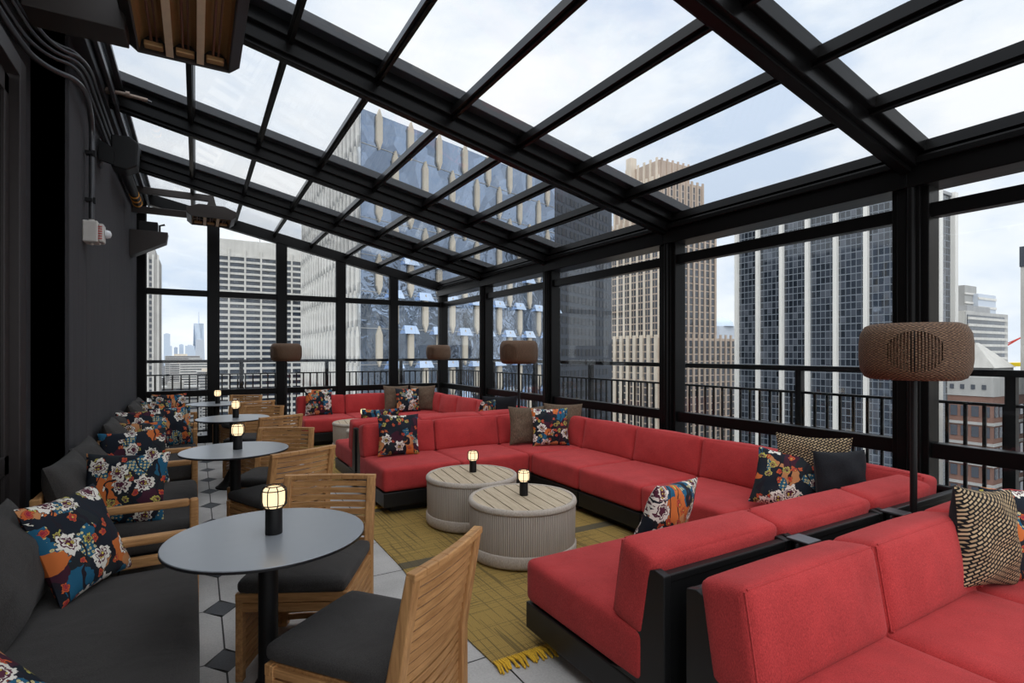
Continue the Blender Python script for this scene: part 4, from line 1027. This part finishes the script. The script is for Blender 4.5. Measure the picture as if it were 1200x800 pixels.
for j in range(40):
    z = 88-j*3.72
    for k in range(14):
        if z > 9 and k > 8: continue
        if z > 71 and k > 6: continue
        cells.append(((4.9+k*4.2+(.8 if z > 71 else 0) - (2.6 if z < 9 else 0), 4.0 if z > 71 else (1.0 if z > 9 else -1.0), z), (1.2, .12, 1.55)))
windows(o, M['deco_win'], cells, 'front_window')
cells = [((3.0, 8.2+k*4.2, 88-j*3.72), (.12, 1.1, 1.15)) for k in range(7) for j in range(4)]
windows(o, M['deco_win'], cells, 'setback_window')

# white-piered slab
o = bld('glass slab with tall white piers filling the right window', loc=(147.5, 65, 0))
bwall(o, 'glass_body', M['bay'], (0.4, .4, GZ), (29, 45.6, 43.5))
for k, y in enumerate((0, 7.3, 14.9, 22.6, 30.3, 38.0, 45.4)):
    mb = MB(); mb.box((-.7, y-.05 if k else -.1, GZ), (1.0, y+(.95 if k else 1.25), 44.5)); mb.build('white_pier', M['whitepier'], o)
for k, x in enumerate((0, 9.2, 19.0, 28.0)):
    mb = MB(); mb.box((x-.3, -.7, GZ), (x+1.6, 1.0, 44.5)); mb.build('white_pier', M['whitepier'], o)
mb = MB(); mb.box((0, 0, 43.5), (29.5, 46, 44.3)); mb.box((8, 12, 44), (24, 36, 46)); mb.build('roof_slab', M['roofgrey'], o)

# buildings in the right-hand bay
o = bld('grey louvred office block with a beige side wall, right of the big lamp', loc=(253, 90, 0))
bwall(o, 'beige_side', M['concrete'], (0, 0, GZ), (9, 9, 17.5)); bwall(o, 'shaft', M['louver'], (.3, -.3, GZ), (41, 8, 17.3))
mb = MB()
for j in range(26): mb.box((1.5, -.9, 14.2-j*2.6), (39, .2, 15.2-j*2.6))
mb.build('louvre_bands', M['concrete'], o)
mb = MB(); mb.box((1.5, -.5, -60), (37, -.25, 16)); mb.build('dark_glazing', M['ribbon'], o)
bwall(o, 'penthouse', M['roofgrey'], (8, 2, 17), (30, 6, 20))
o = bld('glass-topped block rising behind the louvred office', loc=(290, 103, 0))
bwall(o, 'shaft', M['lightband'], (0, 0, GZ), (12, 8, 31)); bwall(o, 'glass_wing', M['haze2'], (8, -2, GZ), (27, 8, 27.5))
mb = MB()
for j in range(6): mb.box((7.9, -2.3, 25-j*4), (27, -1.9, 26-j*4)); mb.box((-.3, -.4, 27-j*4), (12, 0, 27.8-j*4))
mb.build('floor_bands', M['finwhite'], o)
o = bld('building with a pale pyramid roof behind the railing at the right', loc=(205, 70, 0))
mb = MB(); mb.box((-6, -6, GZ), (9, 7, -3)); mb.build('body', M['lightband'], o)
mb = MB(); mb.add([(-6.5, -6.5, -3), (9.5, -6.5, -3), (9.5, 7.5, -3), (-6.5, 7.5, -3), (-2, -.5, 4.4), (.5, -.5, 4.4), (.5, 2, 4.4), (-2, 2, 4.4)], [(0,1,5,4),(1,2,6,5),(2,3,7,6),(3,0,4,7),(4,5,6,7)]); mb.build('pyramid_roof', M['finwhite'], o)
o = bld('red-brown brick building with a grey top floor behind the right railing', loc=(146, 47, 0))
bwall(o, 'brick_body', M['brick'], (0, 0, GZ), (23, 8, -8)); bwall(o, 'grey_top_floor', M['lightband'], (-.2, -.2, -8), (23.2, 8, -3.9))
mb = MB()
for j in range(8): mb.box((-.5, -.3, -14.2-j*4.4), (23.2, 0, -13.6-j*4.4)); mb.box((-.35, 0, -14.2-j*4.4), (0, 8, -13.6-j*4.4))
mb.build('stone_bands', M['lightband'], o)
windows(o, M['deco_win'], [((-.05, 1.1+k*1.9, -11.3-j*4.4), (.15, .62, 1.15)) for k in range(4) for j in range(9)] + [((1.4+k*2.3, -.05, -11.3-j*4.4), (.75, .15, 1.15)) for k in range(9) for j in range(9)] + [((-.25, 1.4+k*1.9, -6), (.12, .35, .5)) for k in range(4)])
o = bld('pale tower with a dark top cut by the right edge', loc=(212, 57, 0))
bwall(o, 'shaft', M['concrete'], (0, -6, GZ), (9, 4.8, 27)); bwall(o, 'dark_top', M['darktower'], (-.2, -6.2, 27), (9, 5, 33))
o = bld('building site with red steel and yellow decks at the right edge', loc=(332, 90, 0), name='building_site', cat='building site')
bwall(o, 'concrete_core', M['louver'], (3, 0, GZ), (22, 12, -14))
for k in range(5): bwall(o, 'floor_deck', M['redsteel'] if k else M['yellow'], (-1, -2, -5-k*5.5), (26, 14, -3.4-k*5.5 if k == 0 else -4.4-k*5.5))
for k in range(5): bwall(o, 'column', M['concrete'], (k*6, -1.5, GZ), (k*6+1, -.5, -5))
o = bld('red tower crane with a white lattice mast at the right edge', loc=(338, 108, 0), name='tower_crane', cat='crane')
mb = MB()
for dx in (0, 2): 
    for dy in (0, 2): mb.tube([(dx, dy, -5), (dx, dy, 12)], .22, 6)
for k in range(7): mb.tube([(0, 0, -4+k*2.2), (2, 0, -1.8+k*2.2)], .14, 5); mb.tube([(0, 0, -1.8+k*2.2), (0, 2, -4+k*2.2)], .14, 5)
mb.build('mast', M['finwhite'], o)
mb = MB(); mb.tube([(1, 1, 1), (13, -6, 9)], .35, 6); mb.tube([(1, 1, 3), (13, -6, 9)], .25, 6); mb.box((-1.5, -1.5, -1), (3.5, 3.5, 3)); mb.build('jib', M['redsteel'], o)
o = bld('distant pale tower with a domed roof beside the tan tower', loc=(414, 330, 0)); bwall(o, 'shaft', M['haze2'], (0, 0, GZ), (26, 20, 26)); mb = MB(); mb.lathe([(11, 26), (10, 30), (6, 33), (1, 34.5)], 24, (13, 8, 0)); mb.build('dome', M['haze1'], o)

# far skyline
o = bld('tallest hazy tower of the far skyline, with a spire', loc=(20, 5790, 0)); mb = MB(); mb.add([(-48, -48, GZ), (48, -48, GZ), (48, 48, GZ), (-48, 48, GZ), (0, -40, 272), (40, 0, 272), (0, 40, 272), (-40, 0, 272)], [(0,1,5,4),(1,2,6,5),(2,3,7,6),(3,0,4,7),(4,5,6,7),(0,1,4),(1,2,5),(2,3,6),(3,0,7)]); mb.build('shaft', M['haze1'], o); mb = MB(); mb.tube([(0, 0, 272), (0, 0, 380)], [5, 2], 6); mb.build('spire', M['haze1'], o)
for (x, y, w, z), l in zip(((-212, 5340, 44, 158), (-151, 5420, 26, 46), (-110, 5397, 32, 70), (-47, 5360, 70, 60), (14, 2890, 34, 61), (-185, 5200, 26, 55), (-236, 4500, 22, 60)),
        ('tall hazy blue tower left of the spired one', 'thin hazy tower in the far skyline, second in height step', 'hazy tower left of the widest low one', 'widest low hazy tower in the far skyline', 'grey nearer tower below the spired one', 'small hazy tower beside the tall blue one', 'hazy tower touching the grey stepped tower')):
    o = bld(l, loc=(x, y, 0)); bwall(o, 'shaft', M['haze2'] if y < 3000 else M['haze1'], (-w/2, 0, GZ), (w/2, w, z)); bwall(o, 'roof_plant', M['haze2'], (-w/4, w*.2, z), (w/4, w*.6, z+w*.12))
# low blocks between
rr = random.Random(5)
mats = [M['concrete'], M['limestone'], M['roofgrey'], M['beigepale'], M['lightband']]
boxes = []
for k in range(46):
    y = rr.uniform(200, 1500); x = rr.uniform(-.28, .10)*y
    if 380 < y < 470 and -60 < x < 75: continue
    boxes.append((x, y, rr.uniform(14, 34)*(1+y/1500), GZ+rr.uniform(25, 85)+min(25, y/60)))
for k in range(26):
    y = rr.uniform(20, 330); x = rr.uniform(330, 600); boxes.append((x, y, rr.uniform(15, 30), rr.uniform(-70, -8)))
for k in range(10):
    y = rr.uniform(60, 180); x = rr.uniform(-60, -5); boxes.append((x, y+60, rr.uniform(12, 22), rr.uniform(-80, -45)))
keep = []
for q in boxes:
    if all(abs(q[0]-p[0]) > (q[2]+p[2])/2+1 or q[1] > p[1]+p[2]+1 or p[1] > q[1]+q[2]+1 for p in keep) and not (325 < q[0] < 370 and 70 < q[1] < 130) and not (405 < q[0]+q[2]/2 and q[0]-q[2]/2 < 445 and 300 < q[1] < 352): keep.append(q)
boxes = keep
for k, (x, y, w, z) in enumerate(boxes):
    o = bld('low city block seen between the railing bars', loc=(x, y, 0)); o['group'] = 'low blocks of the far city'
    bwall(o, 'block', mats[k % 5], (-w/2, 0, GZ), (w/2, w, z)); bwall(o, 'roof_hut', mats[(k+2) % 5], (-w/4, w*.2, z), (w/8, w*.5, z+4))
    mb = MB()
    for j in range(int((z-GZ)/4)): mb.box((-w/2+1, -.15, z-2.8-j*4), (w/2-1, .1, z-1.2-j*4))
    mb.build('window_bands', M['deco_win'], o, kind='stuff')

# neighbours added to the right, outside the frame, for the glass tower to mirror
for x, y0, y1, z, mat, pit, l in ((152, -78, -6, 34, 'beigepale', 3.4, 'added tan block beyond the right edge, mirrored in the glass tower'), (152, 0, 36, 21, 'concrete', 2.6, 'added pale block beyond the right edge, mirrored in the glass tower')):
    o = bld(l, loc=(x, y0, 0)); w = y1-y0; bwall(o, 'shaft', M['ribbon'], (0, 0, GZ), (32, w, z))
    mb = MB(); n = int(w/pit)
    for i in range(n+1): mb.box((-.6, i*w/n-.55, GZ), (.2, i*w/n+.55, z))
    for j in range(int((z+70)/3.7)): mb.box((-.4, 0, z-1.3-j*3.7), (.2, w, z-j*3.7))
    mb.build('facade_grid', M[mat], o)
